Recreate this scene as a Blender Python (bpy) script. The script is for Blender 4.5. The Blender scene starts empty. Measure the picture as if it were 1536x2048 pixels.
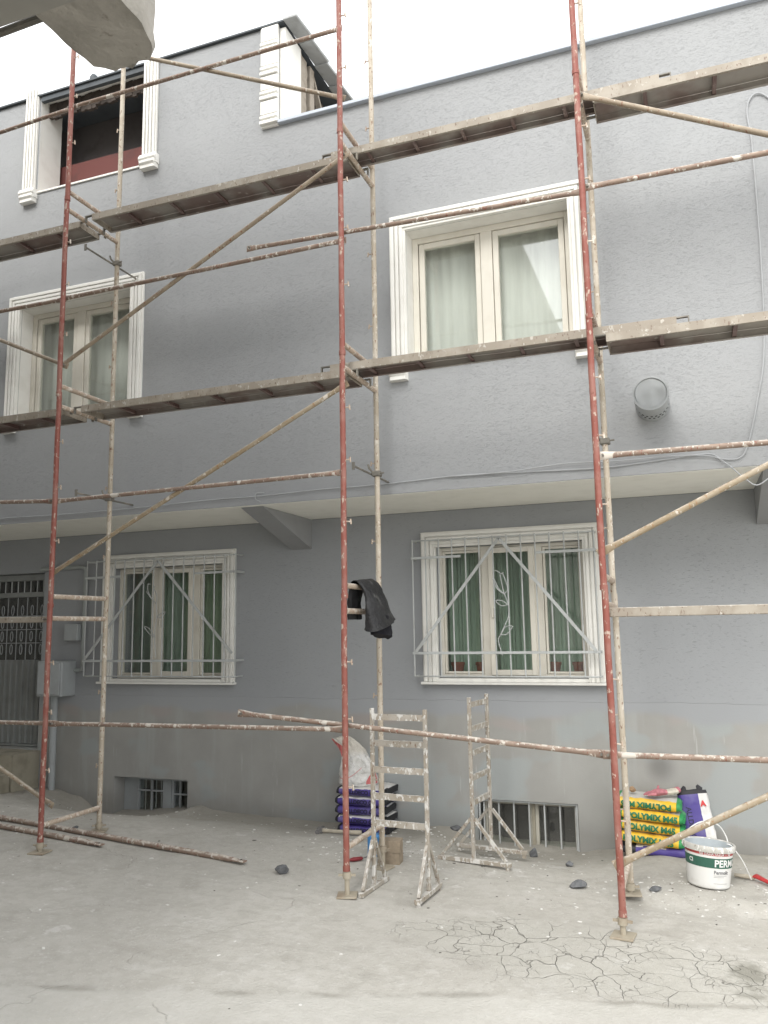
import bpy, bmesh, math, random
from mathutils import Vector, Matrix, noise as mnoise
random.seed(7)
scene = bpy.context.scene
COL = scene.collection

# ------------------------------------------------------------------ camera
F_PX, YAW, PITCH, ROLL, EYE = 1620.0, math.radians(20.4), math.radians(8.27), math.radians(-0.97), 1.6
fw = Vector((-math.sin(YAW)*math.cos(PITCH), math.cos(YAW)*math.cos(PITCH), math.sin(PITCH)))
rt0 = Vector((math.cos(YAW), math.sin(YAW), 0)); up0 = rt0.cross(fw)
rt = math.cos(ROLL)*rt0 + math.sin(ROLL)*up0; up = rt.cross(fw)
cd = bpy.data.cameras.new('camera'); cam = bpy.data.objects.new('camera', cd); COL.objects.link(cam)
cd.sensor_fit = 'VERTICAL'; cd.sensor_height = 24.0; cd.lens = 24.0*F_PX/2048.0
cd.clip_start = 0.05; cd.clip_end = 500
cam.matrix_world = Matrix(((rt.x, up.x, -fw.x, 0), (rt.y, up.y, -fw.y, 0), (rt.z, up.z, -fw.z, EYE), (0, 0, 0, 1)))
scene.camera = cam

# ------------------------------------------------------------------ sky, sun, exposure
SUN_EL, SUN_AZ = 52.0, 205.0        # overcast: a weak, very soft sun behind the left shoulder, partly hidden by the neighbouring building
world = bpy.data.worlds.new('World'); scene.world = world; world.use_nodes = True
wn = world.node_tree; wn.nodes.clear()
sky = wn.nodes.new('ShaderNodeTexSky'); sky.sky_type = 'NISHITA'; sky.sun_disc = False
sky.sun_elevation = math.radians(SUN_EL); sky.sun_rotation = math.radians(140)
sky.dust_density = 3.0; sky.air_density = 1.0
hsv = wn.nodes.new('ShaderNodeHueSaturation'); hsv.inputs['Saturation'].default_value = 0.12
mixw = wn.nodes.new('ShaderNodeMix'); mixw.data_type = 'RGBA'; mixw.inputs[0].default_value = 0.72
mixw.inputs[7].default_value = (9.6, 9.75, 9.9, 1)      # even cloud cover
bg = wn.nodes.new('ShaderNodeBackground'); bg.inputs['Strength'].default_value = 0.13
wo = wn.nodes.new('ShaderNodeOutputWorld')
wn.links.new(sky.outputs[0], hsv.inputs['Color']); wn.links.new(hsv.outputs[0], mixw.inputs[6])
wn.links.new(mixw.outputs[2], bg.inputs['Color']); wn.links.new(bg.outputs[0], wo.inputs['Surface'])
sd = bpy.data.lights.new('sun', 'SUN'); sd.energy = 1.5; sd.angle = math.radians(34); sd.color = (1, 0.97, 0.92)
sun = bpy.data.objects.new('sun', sd); COL.objects.link(sun)
sdir = Vector((-0.10, -0.74, 0.70)).normalized()       # towards the sun
sun.rotation_euler = sdir.to_track_quat('Z', 'Y').to_euler()
sky.sun_elevation = math.asin(sdir.z); sky.sun_rotation = math.atan2(sdir.x, sdir.y)
vs = scene.view_settings; vs.view_transform = 'Standard'; vs.look = 'None'; vs.gamma = 1; vs.exposure = 1.1
vs.use_curve_mapping = False

def at(x, y, Y):
    """point of the plane Y = const measured at photograph position x, y"""
    d = fw + rt*((x-768)/F_PX) - up*((y-1024)/F_PX)
    return Vector((0, 0, EYE)) + d*(Y/d.y)

# ------------------------------------------------------------------ material kit
class G:
    def __init__(s, name, rough=0.7, spec=0.3):
        s.m = bpy.data.materials.new(name); s.m.use_nodes = True; s.nt = s.m.node_tree
        s.b = s.nt.nodes['Principled BSDF']; s.b.inputs['Roughness'].default_value = rough
        s.b.inputs['Specular IOR Level'].default_value = spec
        g = s.nt.nodes.new('ShaderNodeNewGeometry'); s.pos = g.outputs['Position']; s.nrm = g.outputs['Normal']
    def put(s, sock, v):
        if hasattr(v, 'is_linked') or isinstance(v, bpy.types.NodeSocket): s.nt.links.new(v, sock)
        elif isinstance(v, (tuple, list)) and len(v) == 3 and sock.type == 'RGBA': sock.default_value = (*v, 1)
        else: sock.default_value = v
    def vec(s, scale, src=None, off=(0, 0, 0)):
        n = s.nt.nodes.new('ShaderNodeMapping'); s.put(n.inputs['Vector'], src or s.pos)
        n.inputs['Scale'].default_value = scale; n.inputs['Location'].default_value = off; return n.outputs[0]
    def noise(s, scale, detail=3, vec=None, rough=0.55, dist=0.0, color=False):
        n = s.nt.nodes.new('ShaderNodeTexNoise'); s.put(n.inputs['Vector'], vec or s.pos)
        n.inputs['Scale'].default_value = scale; n.inputs['Detail'].default_value = detail
        n.inputs['Roughness'].default_value = rough; n.inputs['Distortion'].default_value = dist
        return n.outputs['Color'] if color else n.outputs['Fac']
    def voro(s, scale, vec=None, feature='DISTANCE_TO_EDGE'):
        n = s.nt.nodes.new('ShaderNodeTexVoronoi'); n.feature = feature; s.put(n.inputs['Vector'], vec or s.pos)
        n.inputs['Scale'].default_value = scale; return n.outputs['Distance']
    def ramp(s, fac, a, b, lo=0.0, hi=1.0):
        n = s.nt.nodes.new('ShaderNodeMapRange'); s.put(n.inputs[0], fac)
        for i, v in enumerate((a, b, lo, hi)): s.put(n.inputs[i+1], v)
        n.interpolation_type = 'SMOOTHSTEP'; return n.outputs[0]
    def math(s, op, a, b=0.0, c=0.0):
        n = s.nt.nodes.new('ShaderNodeMath'); n.operation = op
        s.put(n.inputs[0], a); s.put(n.inputs[1], b); s.put(n.inputs[2], c); return n.outputs[0]
    def mix(s, f, a, b):
        n = s.nt.nodes.new('ShaderNodeMix'); n.data_type = 'RGBA'
        s.put(n.inputs[0], f); s.put(n.inputs[6], a); s.put(n.inputs[7], b); return n.outputs[2]
    def xyz(s, src=None):
        n = s.nt.nodes.new('ShaderNodeSeparateXYZ'); s.put(n.inputs[0], src or s.pos); return n.outputs
    def vadd(s, a, b, k):
        n = s.nt.nodes.new('ShaderNodeVectorMath'); n.operation = 'MULTIPLY_ADD'
        s.put(n.inputs[0], a); n.inputs[1].default_value = (k, k, k); s.put(n.inputs[2], b); return n.outputs[0]
    def color(s, v): s.put(s.b.inputs['Base Color'], v); return s
    def rough(s, v): s.put(s.b.inputs['Roughness'], v); return s
    def bump(s, h, strength=0.4, dist=0.01):
        n = s.nt.nodes.new('ShaderNodeBump'); n.inputs['Strength'].default_value = strength
        n.inputs['Distance'].default_value = dist; s.put(n.inputs['Height'], h)
        s.nt.links.new(n.outputs[0], s.b.inputs['Normal']); return s

M = {}
def simple(name, col, rough=0.7, var=0.12, scale=9.0, bump=0.0, spec=0.3, metal=0.0):
    g = G(name, rough, spec); g.b.inputs['Metallic'].default_value = metal
    n = g.noise(scale, 4)
    g.color(g.mix(g.ramp(n, 0.3, 0.7), tuple(c*(1-var) for c in col), tuple(min(1, c*(1+var)) for c in col)))
    if bump: g.bump(g.noise(scale*6, 3), bump, 0.004)
    M[name] = g.m; return g.m

# upper facade: grey paint over a raked, bark-like render
g = G('facade_render', 0.85, 0.2)
n1 = g.noise(1.0, 3, g.vec((30, 30, 165)), dist=0.4); n2 = g.noise(1.0, 4, g.vec((52, 52, 280), off=(3, 1, 7)), dist=0.6); big = g.noise(0.55, 4)
area = g.ramp(g.noise(1.3, 5), 0.25, 0.70, 0.45, 1.0)           # raked harder here, smoother there
gro = g.math('MULTIPLY', g.math('ADD', g.ramp(n1, 0.58, 0.70), g.math('MULTIPLY', g.ramp(n2, 0.56, 0.70), 0.8)), area)
base = g.mix(g.ramp(big, 0.3, 0.7), (0.302, 0.309, 0.315), (0.334, 0.341, 0.346))
base = g.mix(g.math('MULTIPLY', g.ramp(g.noise(1.0, 4, g.vec((3.5, 3.5, 0.35))), 0.56, 0.75), 0.25), base, (0.275, 0.283, 0.292))
fine = g.noise(120, 2)
g.color(g.mix(g.math('MULTIPLY', gro, 0.10), base, (0.19, 0.197, 0.207)))
g.bump(g.math('SUBTRACT', g.math('MULTIPLY', fine, 0.35), gro), 0.58, 0.0045); M['facade'] = g.m

# lower wall: same paint, then bare cement, primer and wash marks near the ground
g = G('lower_wall_render', 0.88, 0.2)
P = g.xyz(); X, Y, Z = P[0], P[1], P[2]
n1 = g.noise(1.0, 3, g.vec((24, 24, 130)), dist=0.4); fine = g.noise(90, 2); big = g.noise(0.6, 3)
gro = g.ramp(n1, 0.60, 0.70)
paint = g.mix(g.ramp(big, 0.3, 0.7), (0.290, 0.300, 0.310), (0.322, 0.332, 0.341))
cn = g.noise(1.7, 5); streak = g.noise(1.0, 4, g.vec((7, 7, 0.9)))
cem = g.mix(g.ramp(cn, 0.32, 0.68), (0.290, 0.286, 0.268), (0.332, 0.328, 0.310))
cem = g.mix(g.math('MULTIPLY', g.ramp(streak, 0.52, 0.72), 0.5), cem, (0.36, 0.37, 0.36))
cem = g.mix(g.math('MULTIPLY', g.ramp(g.noise(1.0, 4, g.vec((22, 22, 1.6), off=(5, 0, 2))), 0.66, 0.74), 0.5), cem, (0.46, 0.46, 0.45))
wash = g.math('MULTIPLY', g.ramp(g.noise(0.9, 3, g.vec((1.3, 1, 1.5), off=(2.2, 0, 0.7))), 0.54, 0.60), 0.7)
cem = g.mix(wash, cem, (0.315, 0.340, 0.340))
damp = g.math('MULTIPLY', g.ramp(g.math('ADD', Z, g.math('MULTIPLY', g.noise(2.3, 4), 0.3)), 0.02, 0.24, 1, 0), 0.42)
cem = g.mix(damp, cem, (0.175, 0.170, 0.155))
# smoke-dark spot above the yellow sacks
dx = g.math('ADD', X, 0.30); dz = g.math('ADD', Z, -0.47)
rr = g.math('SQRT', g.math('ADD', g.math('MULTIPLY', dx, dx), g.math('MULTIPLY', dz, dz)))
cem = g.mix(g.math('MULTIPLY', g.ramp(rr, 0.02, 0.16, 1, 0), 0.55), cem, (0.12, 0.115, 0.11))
edge = g.math('ADD', g.math('ADD', Z, g.math('MULTIPLY', g.noise(1.1, 2, g.vec((1, 1, 0.3))), 0.42)), g.math('MULTIPLY', g.noise(9, 4), 0.05))
fpink = g.math('MULTIPLY', g.ramp(edge, 0.97, 1.02), g.ramp(g.noise(1.5, 2, g.vec((1, 1, 1.6), off=(0.6, 0, 4))), 0.50, 0.60))
c = g.mix(g.math('MULTIPLY', fpink, 0.75), cem, (0.335, 0.305, 0.288))
fp = g.ramp(edge, 1.055, 1.125)
rl_ = g.ramp(g.math('ADD', Z, g.math('MULTIPLY', g.noise(3, 2), 0.03)), 0.985, 0.992)
c = g.mix(fp, c, paint)
gro = g.math('MULTIPLY', g.math('MULTIPLY', gro, fp), rl_)
c = g.mix(g.math('MULTIPLY', gro, 0.05), c, (0.17, 0.175, 0.185))
g.color(c)
g.bump(g.math('ADD', g.math('MULTIPLY', fp, rl_), g.math('SUBTRACT', g.math('MULTIPLY', fine, 0.3), gro)), 0.55, 0.0045); M['lower_wall'] = g.m

def dusty(name, col, dirt, amt=0.5, rough=0.75):
    g = G(name, rough, 0.3); n = g.noise(6, 5)
    g.color(g.mix(g.math('MULTIPLY', g.ramp(n, 0.45, 0.7), amt), col, dirt)); g.bump(g.noise(150, 2), 0.15, 0.002)
    M[name] = g.m; return g.m
dusty('trim_white', (0.76, 0.75, 0.71), (0.65, 0.63, 0.58), 0.4)
dusty('reveal_white', (0.76, 0.75, 0.71), (0.62, 0.60, 0.55), 0.4)
dusty('pvc', (0.66, 0.63, 0.555), (0.58, 0.545, 0.47), 0.5, 0.45)
dusty('soffit', (0.82, 0.81, 0.75), (0.74, 0.73, 0.67), 0.5)
dusty('bracket', (0.285, 0.29, 0.295), (0.25, 0.25, 0.25), 0.4)
dusty('grille_paint', (0.44, 0.455, 0.45), (0.32, 0.32, 0.30), 0.5, 0.5)
dusty('coping', (0.42, 0.46, 0.52), (0.5, 0.52, 0.55), 0.4, 0.5)
dusty('plastic_grey', (0.36, 0.375, 0.38), (0.26, 0.27, 0.27), 0.4, 0.5)
dusty('cable', (0.36, 0.37, 0.38), (0.3, 0.3, 0.3), 0.5, 0.5)
dusty('attic_dark', (0.115, 0.105, 0.103), (0.07, 0.062, 0.06), 0.5, 0.9)
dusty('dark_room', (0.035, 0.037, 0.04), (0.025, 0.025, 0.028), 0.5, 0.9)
dusty('rust_panel', (0.115, 0.035, 0.03), (0.07, 0.03, 0.027), 0.6, 0.7)
dusty('old_timber', (0.33, 0.29, 0.24), (0.16, 0.13, 0.10), 0.7, 0.85)
dusty('old_timber_dark', (0.085, 0.07, 0.06), (0.04, 0.035, 0.033), 0.7, 0.9)
dusty('roof_sheet', (0.40, 0.41, 0.41), (0.25, 0.25, 0.24), 0.6, 0.8)
dusty('flashing', (0.07, 0.08, 0.088), (0.05, 0.055, 0.06), 0.6, 0.6)
dusty('door_panel', (0.24, 0.25, 0.24), (0.18, 0.18, 0.17), 0.5, 0.55)
dusty('step_concrete', (0.30, 0.275, 0.215), (0.19, 0.17, 0.13), 0.7, 0.9)
dusty('gas_grey', (0.33, 0.35, 0.355), (0.27, 0.27, 0.27), 0.4, 0.5)
dusty('gas_yellow_grey', (0.30, 0.32, 0.31), (0.25, 0.24, 0.22), 0.4, 0.6)
dusty('basement_frame', (0.42, 0.40, 0.34), (0.28, 0.26, 0.21), 0.7, 0.7)
dusty('black_hole', (0.01, 0.01, 0.01), (0.015, 0.014, 0.013), 0.5, 0.9)
dusty('terracotta', (0.22, 0.075, 0.05), (0.13, 0.05, 0.04), 0.5)
dusty('tie_metal', (0.16, 0.15, 0.13), (0.34, 0.31, 0.26), 0.6, 0.6)
dusty('jack_metal', (0.36, 0.32, 0.25), (0.22, 0.16, 0.11), 0.7, 0.65)

def pipe_mat(name, base, alt, splat, rust, samt, top):
    g = G(name, 0.6, 0.35)
    c = g.mix(g.ramp(g.noise(7, 4), 0.42, 0.62), base, alt)
    c = g.mix(g.ramp(g.noise(60, 3, g.vec((1, 1, 0.45))), 0.60, 0.68), c, rust)
    s1 = g.ramp(g.noise(38, 4, g.vec((1, 1, 0.6), off=(4, 2, 1))), samt, samt+0.05)
    s2 = g.ramp(g.noise(11, 5, g.vec((1, 1, 0.5), off=(1, 8, 3))), samt+0.03, samt+0.08)
    up_ = g.math('MULTIPLY', g.ramp(g.xyz(g.nrm)[2], 0.2, 0.8), g.ramp(g.noise(26, 4), 0.38, 0.60))
    f = g.math('MAXIMUM', g.math('MAXIMUM', s1, s2), g.math('MULTIPLY', up_, top))
    g.color(g.mix(f, c, splat)); g.rough(g.math('MULTIPLY_ADD', f, 0.25, 0.55))
    g.bump(f, 0.5, 0.003); M[name] = g.m
pipe_mat('post_red', (0.235, 0.076, 0.058), (0.275, 0.125, 0.10), (0.43, 0.335, 0.275), (0.19, 0.065, 0.045), 0.60, 0.3)
pipe_mat('post_cream', (0.40, 0.345, 0.27), (0.47, 0.42, 0.345), (0.60, 0.56, 0.49), (0.20, 0.12, 0.08), 0.60, 0.4)
pipe_mat('rung_cream', (0.40, 0.32, 0.25), (0.45, 0.36, 0.28), (0.60, 0.55, 0.48), (0.24, 0.11, 0.08), 0.57, 0.8)
pipe_mat('ledger', (0.215, 0.155, 0.120), (0.27, 0.20, 0.155), (0.55, 0.51, 0.45), (0.21, 0.085, 0.06), 0.585, 0.85)
pipe_mat('brace', (0.255, 0.205, 0.150), (0.32, 0.265, 0.195), (0.54, 0.50, 0.43), (0.20, 0.10, 0.06), 0.63, 0.6)
pipe_mat('brace_ochre', (0.275, 0.215, 0.140), (0.33, 0.275, 0.20), (0.56, 0.51, 0.44), (0.27, 0.15, 0.07), 0.61, 0.7)
pipe_mat('trestle_steel', (0.31, 0.275, 0.225), (0.36, 0.33, 0.285), (0.56, 0.545, 0.51), (0.19, 0.13, 0.09), 0.555, 0.9)
pipe_mat('plank_edge', (0.27, 0.235, 0.19), (0.33, 0.295, 0.245), (0.46, 0.43, 0.38), (0.17, 0.12, 0.09), 0.62, 0.9)
pipe_mat('plank_rib', (0.135, 0.085, 0.075), (0.18, 0.13, 0.115), (0.42, 0.38, 0.34), (0.12, 0.055, 0.045), 0.66, 0.2)
g = G('plank_under', 0.7, 0.3)
c = g.mix(g.ramp(g.noise(2.2, 4), 0.42, 0.62), (0.33, 0.305, 0.275), (0.205, 0.155, 0.138))
g.color(g.mix(g.ramp(g.noise(14, 4), 0.64, 0.70), c, (0.40, 0.37, 0.33))); M['plank_under'] = g.m

# ground: dusty concrete yard, cracked patch, smoother road strip in front
g = G('yard_concrete', 0.92, 0.15)
P = g.xyz(); X, Y = P[0], P[1]
n1 = g.noise(0.7, 5); n2 = g.noise(4.5, 5); n3 = g.noise(45, 3); n4 = g.noise(140, 2)
c = g.mix(g.ramp(n1, 0.32, 0.68), (0.405, 0.388, 0.350), (0.465, 0.448, 0.408))
c = g.mix(g.math('MULTIPLY', g.ramp(n2, 0.50, 0.72), 0.35), c, (0.53, 0.517, 0.486))
c = g.mix(g.math('MULTIPLY', g.ramp(n2, 0.46, 0.30), 0.40), c, (0.315, 0.300, 0.266))
c = g.mix(g.math('MULTIPLY', g.ramp(g.noise(16, 5), 0.42, 0.62), 0.30), c, (0.335, 0.318, 0.28))
c = g.mix(g.math('MULTIPLY', g.ramp(n3, 0.60, 0.68), 0.40), c, (0.54, 0.53, 0.50))
c = g.mix(g.math('MULTIPLY', g.ramp(n4, 0.62, 0.70), 0.4), c, (0.22, 0.21, 0.185))
spl = g.math('MULTIPLY', g.ramp(g.noise(5.5, 6, g.vec((1, 1, 1), off=(3, 6, 0)), rough=0.7), 0.60, 0.66), g.ramp(g.noise(0.8, 2, g.vec((1, 1, 1), off=(8, 1, 0))), 0.42, 0.6))
c = g.mix(g.math('MULTIPLY', spl, 0.5), c, (0.60, 0.59, 0.565))
# trodden streaks
st = g.noise(1.0, 4, g.vec((1.4, 9, 1)), dist=0.5)
c = g.mix(g.math('MULTIPLY', g.ramp(st, 0.56, 0.72), 0.22), c, (0.28, 0.265, 0.235))
# darker, browner margin along the wall
wm = g.ramp(g.math('ADD', Y, g.math('MULTIPLY', g.noise(1.6, 4), 0.9)), 6.55, 7.35)
c = g.mix(g.math('MULTIPLY', wm, 0.55), c, (0.24, 0.225, 0.19))
# road strip
rb = g.math('ADD', g.math('ADD', g.math('MULTIPLY', X, -0.34), -4.47), g.math('MULTIPLY', g.noise(1.5, 4), 0.28))
rd = g.math('ADD', Y, rb)      # <0 : road side
roadf = g.ramp(rd, -0.03, 0.02, 1, 0)
c = g.mix(g.math('MULTIPLY', roadf, 0.45), c, (0.49, 0.478, 0.44))
rl = g.math('MULTIPLY', g.ramp(g.math('ABSOLUTE', rd), 0.0, 0.05, 1, 0), g.ramp(g.noise(3.2, 4), 0.42, 0.6))
c = g.mix(g.math('MULTIPLY', rl, 0.45), c, (0.19, 0.18, 0.15))
# crazed patch
wv = g.vadd(g.noise(2.6, 3, color=True), g.pos, 0.30)
vd = g.voro(4.6, wv); vd2 = g.voro(10.0, wv)
ex = g.math('MULTIPLY', g.math('ADD', X, 0.62), 0.85); ey = g.math('MULTIPLY', g.math('ADD', Y, -4.66), 2.0)
er = g.math('ADD', g.math('SQRT', g.math('ADD', g.math('MULTIPLY', ex, ex), g.math('MULTIPLY', ey, ey))), g.math('MULTIPLY', g.noise(2.0, 3), 0.5))
patch = g.ramp(er, 0.85, 1.25, 1, 0)
wide = g.math('MULTIPLY_ADD', g.math('POWER', g.noise(2.2, 3), 2.0), 0.040, 0.001)
cr = g.math('MULTIPLY', g.ramp(vd, 0.0, wide, 1, 0), g.ramp(g.noise(2.4, 3, g.vec((1, 1, 1), off=(7, 3, 0))), 0.28, 0.44))
cr2 = g.math('MULTIPLY', g.ramp(vd2, 0.0, 0.012, 1, 0), g.ramp(g.noise(3.1, 3, g.vec((1, 1, 1), off=(2, 9, 0))), 0.42, 0.54))
cr = g.math('MULTIPLY', g.math('MAXIMUM', cr, g.math('MULTIPLY', cr2, 0.8)), patch)
c = g.mix(g.math('MULTIPLY', patch, 0.35), c, (0.43, 0.42, 0.375))
# faint hairlines elsewhere
vl = g.voro(1.15, g.vadd(g.noise(1.9, 4, color=True), g.pos, 0.55))
hl = g.math('MULTIPLY', g.ramp(vl, 0.0, 0.008, 1, 0), g.ramp(g.noise(1.7, 3, g.vec((1, 1, 1), off=(4, 4, 0))), 0.46, 0.6))
crk = g.math('MAXIMUM', cr, g.math('MULTIPLY', hl, 0.3))
# mossy damp stain at the right end of the patch
dx = g.math('ADD', X, -0.16); dy = g.math('ADD', Y, -4.72)
rr = g.math('ADD', g.math('SQRT', g.math('ADD', g.math('MULTIPLY', g.math('MULTIPLY', dx, dx), 6.0), g.math('MULTIPLY', dy, dy))), g.math('MULTIPLY', g.noise(7, 6), 0.62))
c = g.mix(g.ramp(rr, 0.40, 0.58, 0.6, 0), c, (0.15, 0.145, 0.115))
c = g.mix(g.math('MULTIPLY', crk, 0.38), c, (0.16, 0.15, 0.125))
g.color(c)
h = g.math('ADD', g.math('MULTIPLY', n2, 0.6), g.math('ADD', g.math('MULTIPLY', n3, 0.35), g.math('MULTIPLY', n4, 0.15)))
g.bump(g.math('SUBTRACT', h, g.math('MULTIPLY', crk, 0.9)), 0.95, 0.014); M['ground'] = g.m

g = G('raw_concrete', 0.9, 0.2)
c = g.mix(g.ramp(g.noise(3, 5), 0.35, 0.65), (0.27, 0.255, 0.225), (0.35, 0.33, 0.295))
g.color(g.mix(g.ramp(g.noise(12, 5), 0.62, 0.72), c, (0.20, 0.18, 0.155))); g.bump(g.noise(9, 6), 0.8, 0.03); M['raw_concrete'] = g.m
g = G('neighbour_wall', 0.9, 0.2)
g.color(g.mix(g.ramp(g.noise(1.2, 4), 0.35, 0.65), (0.25, 0.24, 0.22), (0.33, 0.32, 0.29))); M['neighbour_wall'] = g.m

# glass: clear pane with real reflections
def glass(name, tint):
    m = bpy.data.materials.new(name); m.use_nodes = True; nt = m.node_tree; nt.nodes.clear()
    o = nt.nodes.new('ShaderNodeOutputMaterial'); mx = nt.nodes.new('ShaderNodeMixShader')
    t = nt.nodes.new('ShaderNodeBsdfTransparent'); t.inputs[0].default_value = (*tint, 1)
    gl = nt.nodes.new('ShaderNodeBsdfGlossy'); gl.inputs['Roughness'].default_value = 0.02
    lw = nt.nodes.new('ShaderNodeLayerWeight'); lw.inputs['Blend'].default_value = 0.5      # Schlick reflectance, same from both sides
    pw = nt.nodes.new('ShaderNodeMath'); pw.operation = 'POWER'; pw.inputs[1].default_value = 5.0
    ma = nt.nodes.new('ShaderNodeMath'); ma.operation = 'MULTIPLY_ADD'; ma.inputs[1].default_value = 0.95; ma.inputs[2].default_value = 0.085
    nt.links.new(lw.outputs['Facing'], pw.inputs[0]); nt.links.new(pw.outputs[0], ma.inputs[0]); nt.links.new(ma.outputs[0], mx.inputs[0]); nt.links.new(t.outputs[0], mx.inputs[1]); nt.links.new(gl.outputs[0], mx.inputs[2])
    nt.links.new(mx.outputs[0], o.inputs[0]); M[name] = m
glass('glass', (0.95, 0.97, 0.96))
def cloth(name, col, trans=0.25):
    g = G(name, 0.9, 0.1); n = g.noise(1.0, 3, g.vec((14, 14, 1.2)))
    g.color(g.mix(g.ramp(n, 0.3, 0.7), tuple(c*0.86 for c in col), col)); M[name] = g.m
cloth('curtain_pale', (0.79, 0.785, 0.74)); cloth('curtain_green', (0.38, 0.48, 0.385)); cloth('curtain_greener', (0.39, 0.50, 0.34))

# ------------------------------------------------------------------ mesh kit
class MB:
    def __init__(s): s.v = []; s.f = []; s.mi = []; s.cur = 0
    def add(s, vs_, fs):
        o = len(s.v); s.v += [tuple(p) for p in vs_]
        for f in fs: s.f.append([o+i for i in f]); s.mi.append(s.cur)
        return s
    def box(s, x0, x1, y0, y1, z0, z1):
        return s.add([(x0,y0,z0),(x1,y0,z0),(x1,y1,z0),(x0,y1,z0),(x0,y0,z1),(x1,y0,z1),(x1,y1,z1),(x0,y1,z1)],
            [(0,3,2,1),(4,5,6,7),(0,1,5,4),(1,2,6,5),(2,3,7,6),(3,0,4,7)])
    def obox(s, p, q, w, h, upv=(0, 0, 1)):
        """box beam from p to q, width w across, height h along upv"""
        p, q = Vector(p), Vector(q); d = (q-p).normalized(); u = Vector(upv); a = d.cross(u).normalized(); u = a.cross(d).normalized()
        a *= w/2; u *= h/2; vv = [e+sx*a+sz*u for e in (p, q) for sx, sz in ((-1,-1),(1,-1),(1,1),(-1,1))]
        return s.add(vv, [(0,3,2,1),(4,5,6,7),(0,1,5,4),(1,2,6,5),(2,3,7,6),(3,0,4,7)])
    def tube(s, path, r, n=10, caps=True, prof=None):
        path = [Vector(p) for p in path]; rings = []; ref = None
        for i, p in enumerate(path):
            d = (path[min(i+1, len(path)-1)]-path[max(i-1, 0)]).normalized()
            if ref is None: ref = Vector((0, 0, 1)) if abs(d.z) < 0.9 else Vector((1, 0, 0))
            a = d.cross(ref).normalized(); b = a.cross(d).normalized(); ref = b
            ra, rb_ = (r, r) if prof is None else prof[i]
            rings.append([p + a*math.cos(2*math.pi*k/n)*ra + b*math.sin(2*math.pi*k/n)*rb_ for k in range(n)])
        return s.loft(rings, caps)
    def loft(s, rings, caps=True):
        n = len(rings[0]); vv = [p for R in rings for p in R]; ff = []
        for i in range(len(rings)-1):
            for k in range(n): ff.append((i*n+k, i*n+(k+1) % n, (i+1)*n+(k+1) % n, (i+1)*n+k))
        if caps: ff.append(tuple(reversed(range(n)))); ff.append(tuple((len(rings)-1)*n+k for k in range(n)))
        return s.add(vv, ff)
    def prism(s, poly, z0, z1):
        n = len(poly); vv = [(x, y, z0) for x, y in poly]+[(x, y, z1) for x, y in poly]
        return s.add(vv, [tuple(reversed(range(n))), tuple(range(n, 2*n))]+[(i, (i+1) % n, n+(i+1) % n, n+i) for i in range(n)])
    def ring(s, x0, x1, z0, z1, w, y0, y1, wb=None):
        """rectangular frame in a facade plane"""
        wb = w if wb is None else wb
        s.box(x0, x0+w, y0, y1, z0, z1); s.box(x1-w, x1, y0, y1, z0, z1)
        s.box(x0+w, x1-w, y0, y1, z1-w, z1)
        if wb: s.box(x0+w, x1-w, y0, y1, z0, z0+wb)
        return s
    def build(s, name, mat, parent=None, smooth=False, bevel=0.0, loc=None, jitter=0.0):
        me = bpy.data.meshes.new(name); me.from_pydata([tuple(v) for v in s.v], [], s.f)
        mats = mat if isinstance(mat, (list, tuple)) else [mat]
        for m in mats: me.materials.append(M[m] if isinstance(m, str) else m)
        me.polygons.foreach_set('material_index', s.mi)
        bm = bmesh.new(); bm.from_mesh(me)
        bmesh.ops.recalc_face_normals(bm, faces=bm.faces)
        if bevel: bmesh.ops.bevel(bm, geom=[e for e in bm.edges if len(e.link_faces) == 2 and e.calc_face_angle(0) > 0.5], offset=bevel, segments=1, affect='EDGES', clamp_overlap=True)
        bm.to_mesh(me); bm.free()
        if smooth:
            me.polygons.foreach_set('use_smooth', [True]*len(me.polygons))
            try: me.set_sharp_from_angle(angle=math.radians(42))
            except Exception: pass
        o = bpy.data.objects.new(name, me); COL.objects.link(o)
        if parent: o.parent = parent
        if loc: o.location = loc
        return o
def tag(o, label, cat, group=None):
    o['label'] = label; o['category'] = cat
    if group: o['group'] = group
    return o
def thing(name, label, cat, loc=(0, 0, 0), rz=0.0, group=None):
    o = bpy.data.objects.new(name, None); COL.objects.link(o); o.empty_display_size = 0.1
    o.location = loc; o.rotation_euler = (0, 0, rz); return tag(o, label, cat, group)
def copy_tree(o, parent=None):
    c_ = o.copy(); COL.objects.link(c_); c_.parent = parent
    for ch in [x for x in o.children]: copy_tree(ch, c_)
    return c_
def text_mesh(body, size, align='CENTER', bold=0.0):
    cu = bpy.data.curves.new('t', 'FONT'); cu.body = body; cu.size = size; cu.align_x = align; cu.align_y = 'CENTER'
    cu.offset = bold; cu.resolution_u = 3
    ob = bpy.data.objects.new('t', cu); COL.objects.link(ob)
    dg = bpy.context.evaluated_depsgraph_get(); me = bpy.data.meshes.new_from_object(ob.evaluated_get(dg))
    bpy.data.objects.remove(ob); bpy.data.curves.remove(cu)
    bm = bmesh.new(); bm.from_mesh(me); bpy.data.meshes.remove(me)
    bmesh.ops.triangulate(bm, faces=bm.faces)
    return bm
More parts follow.
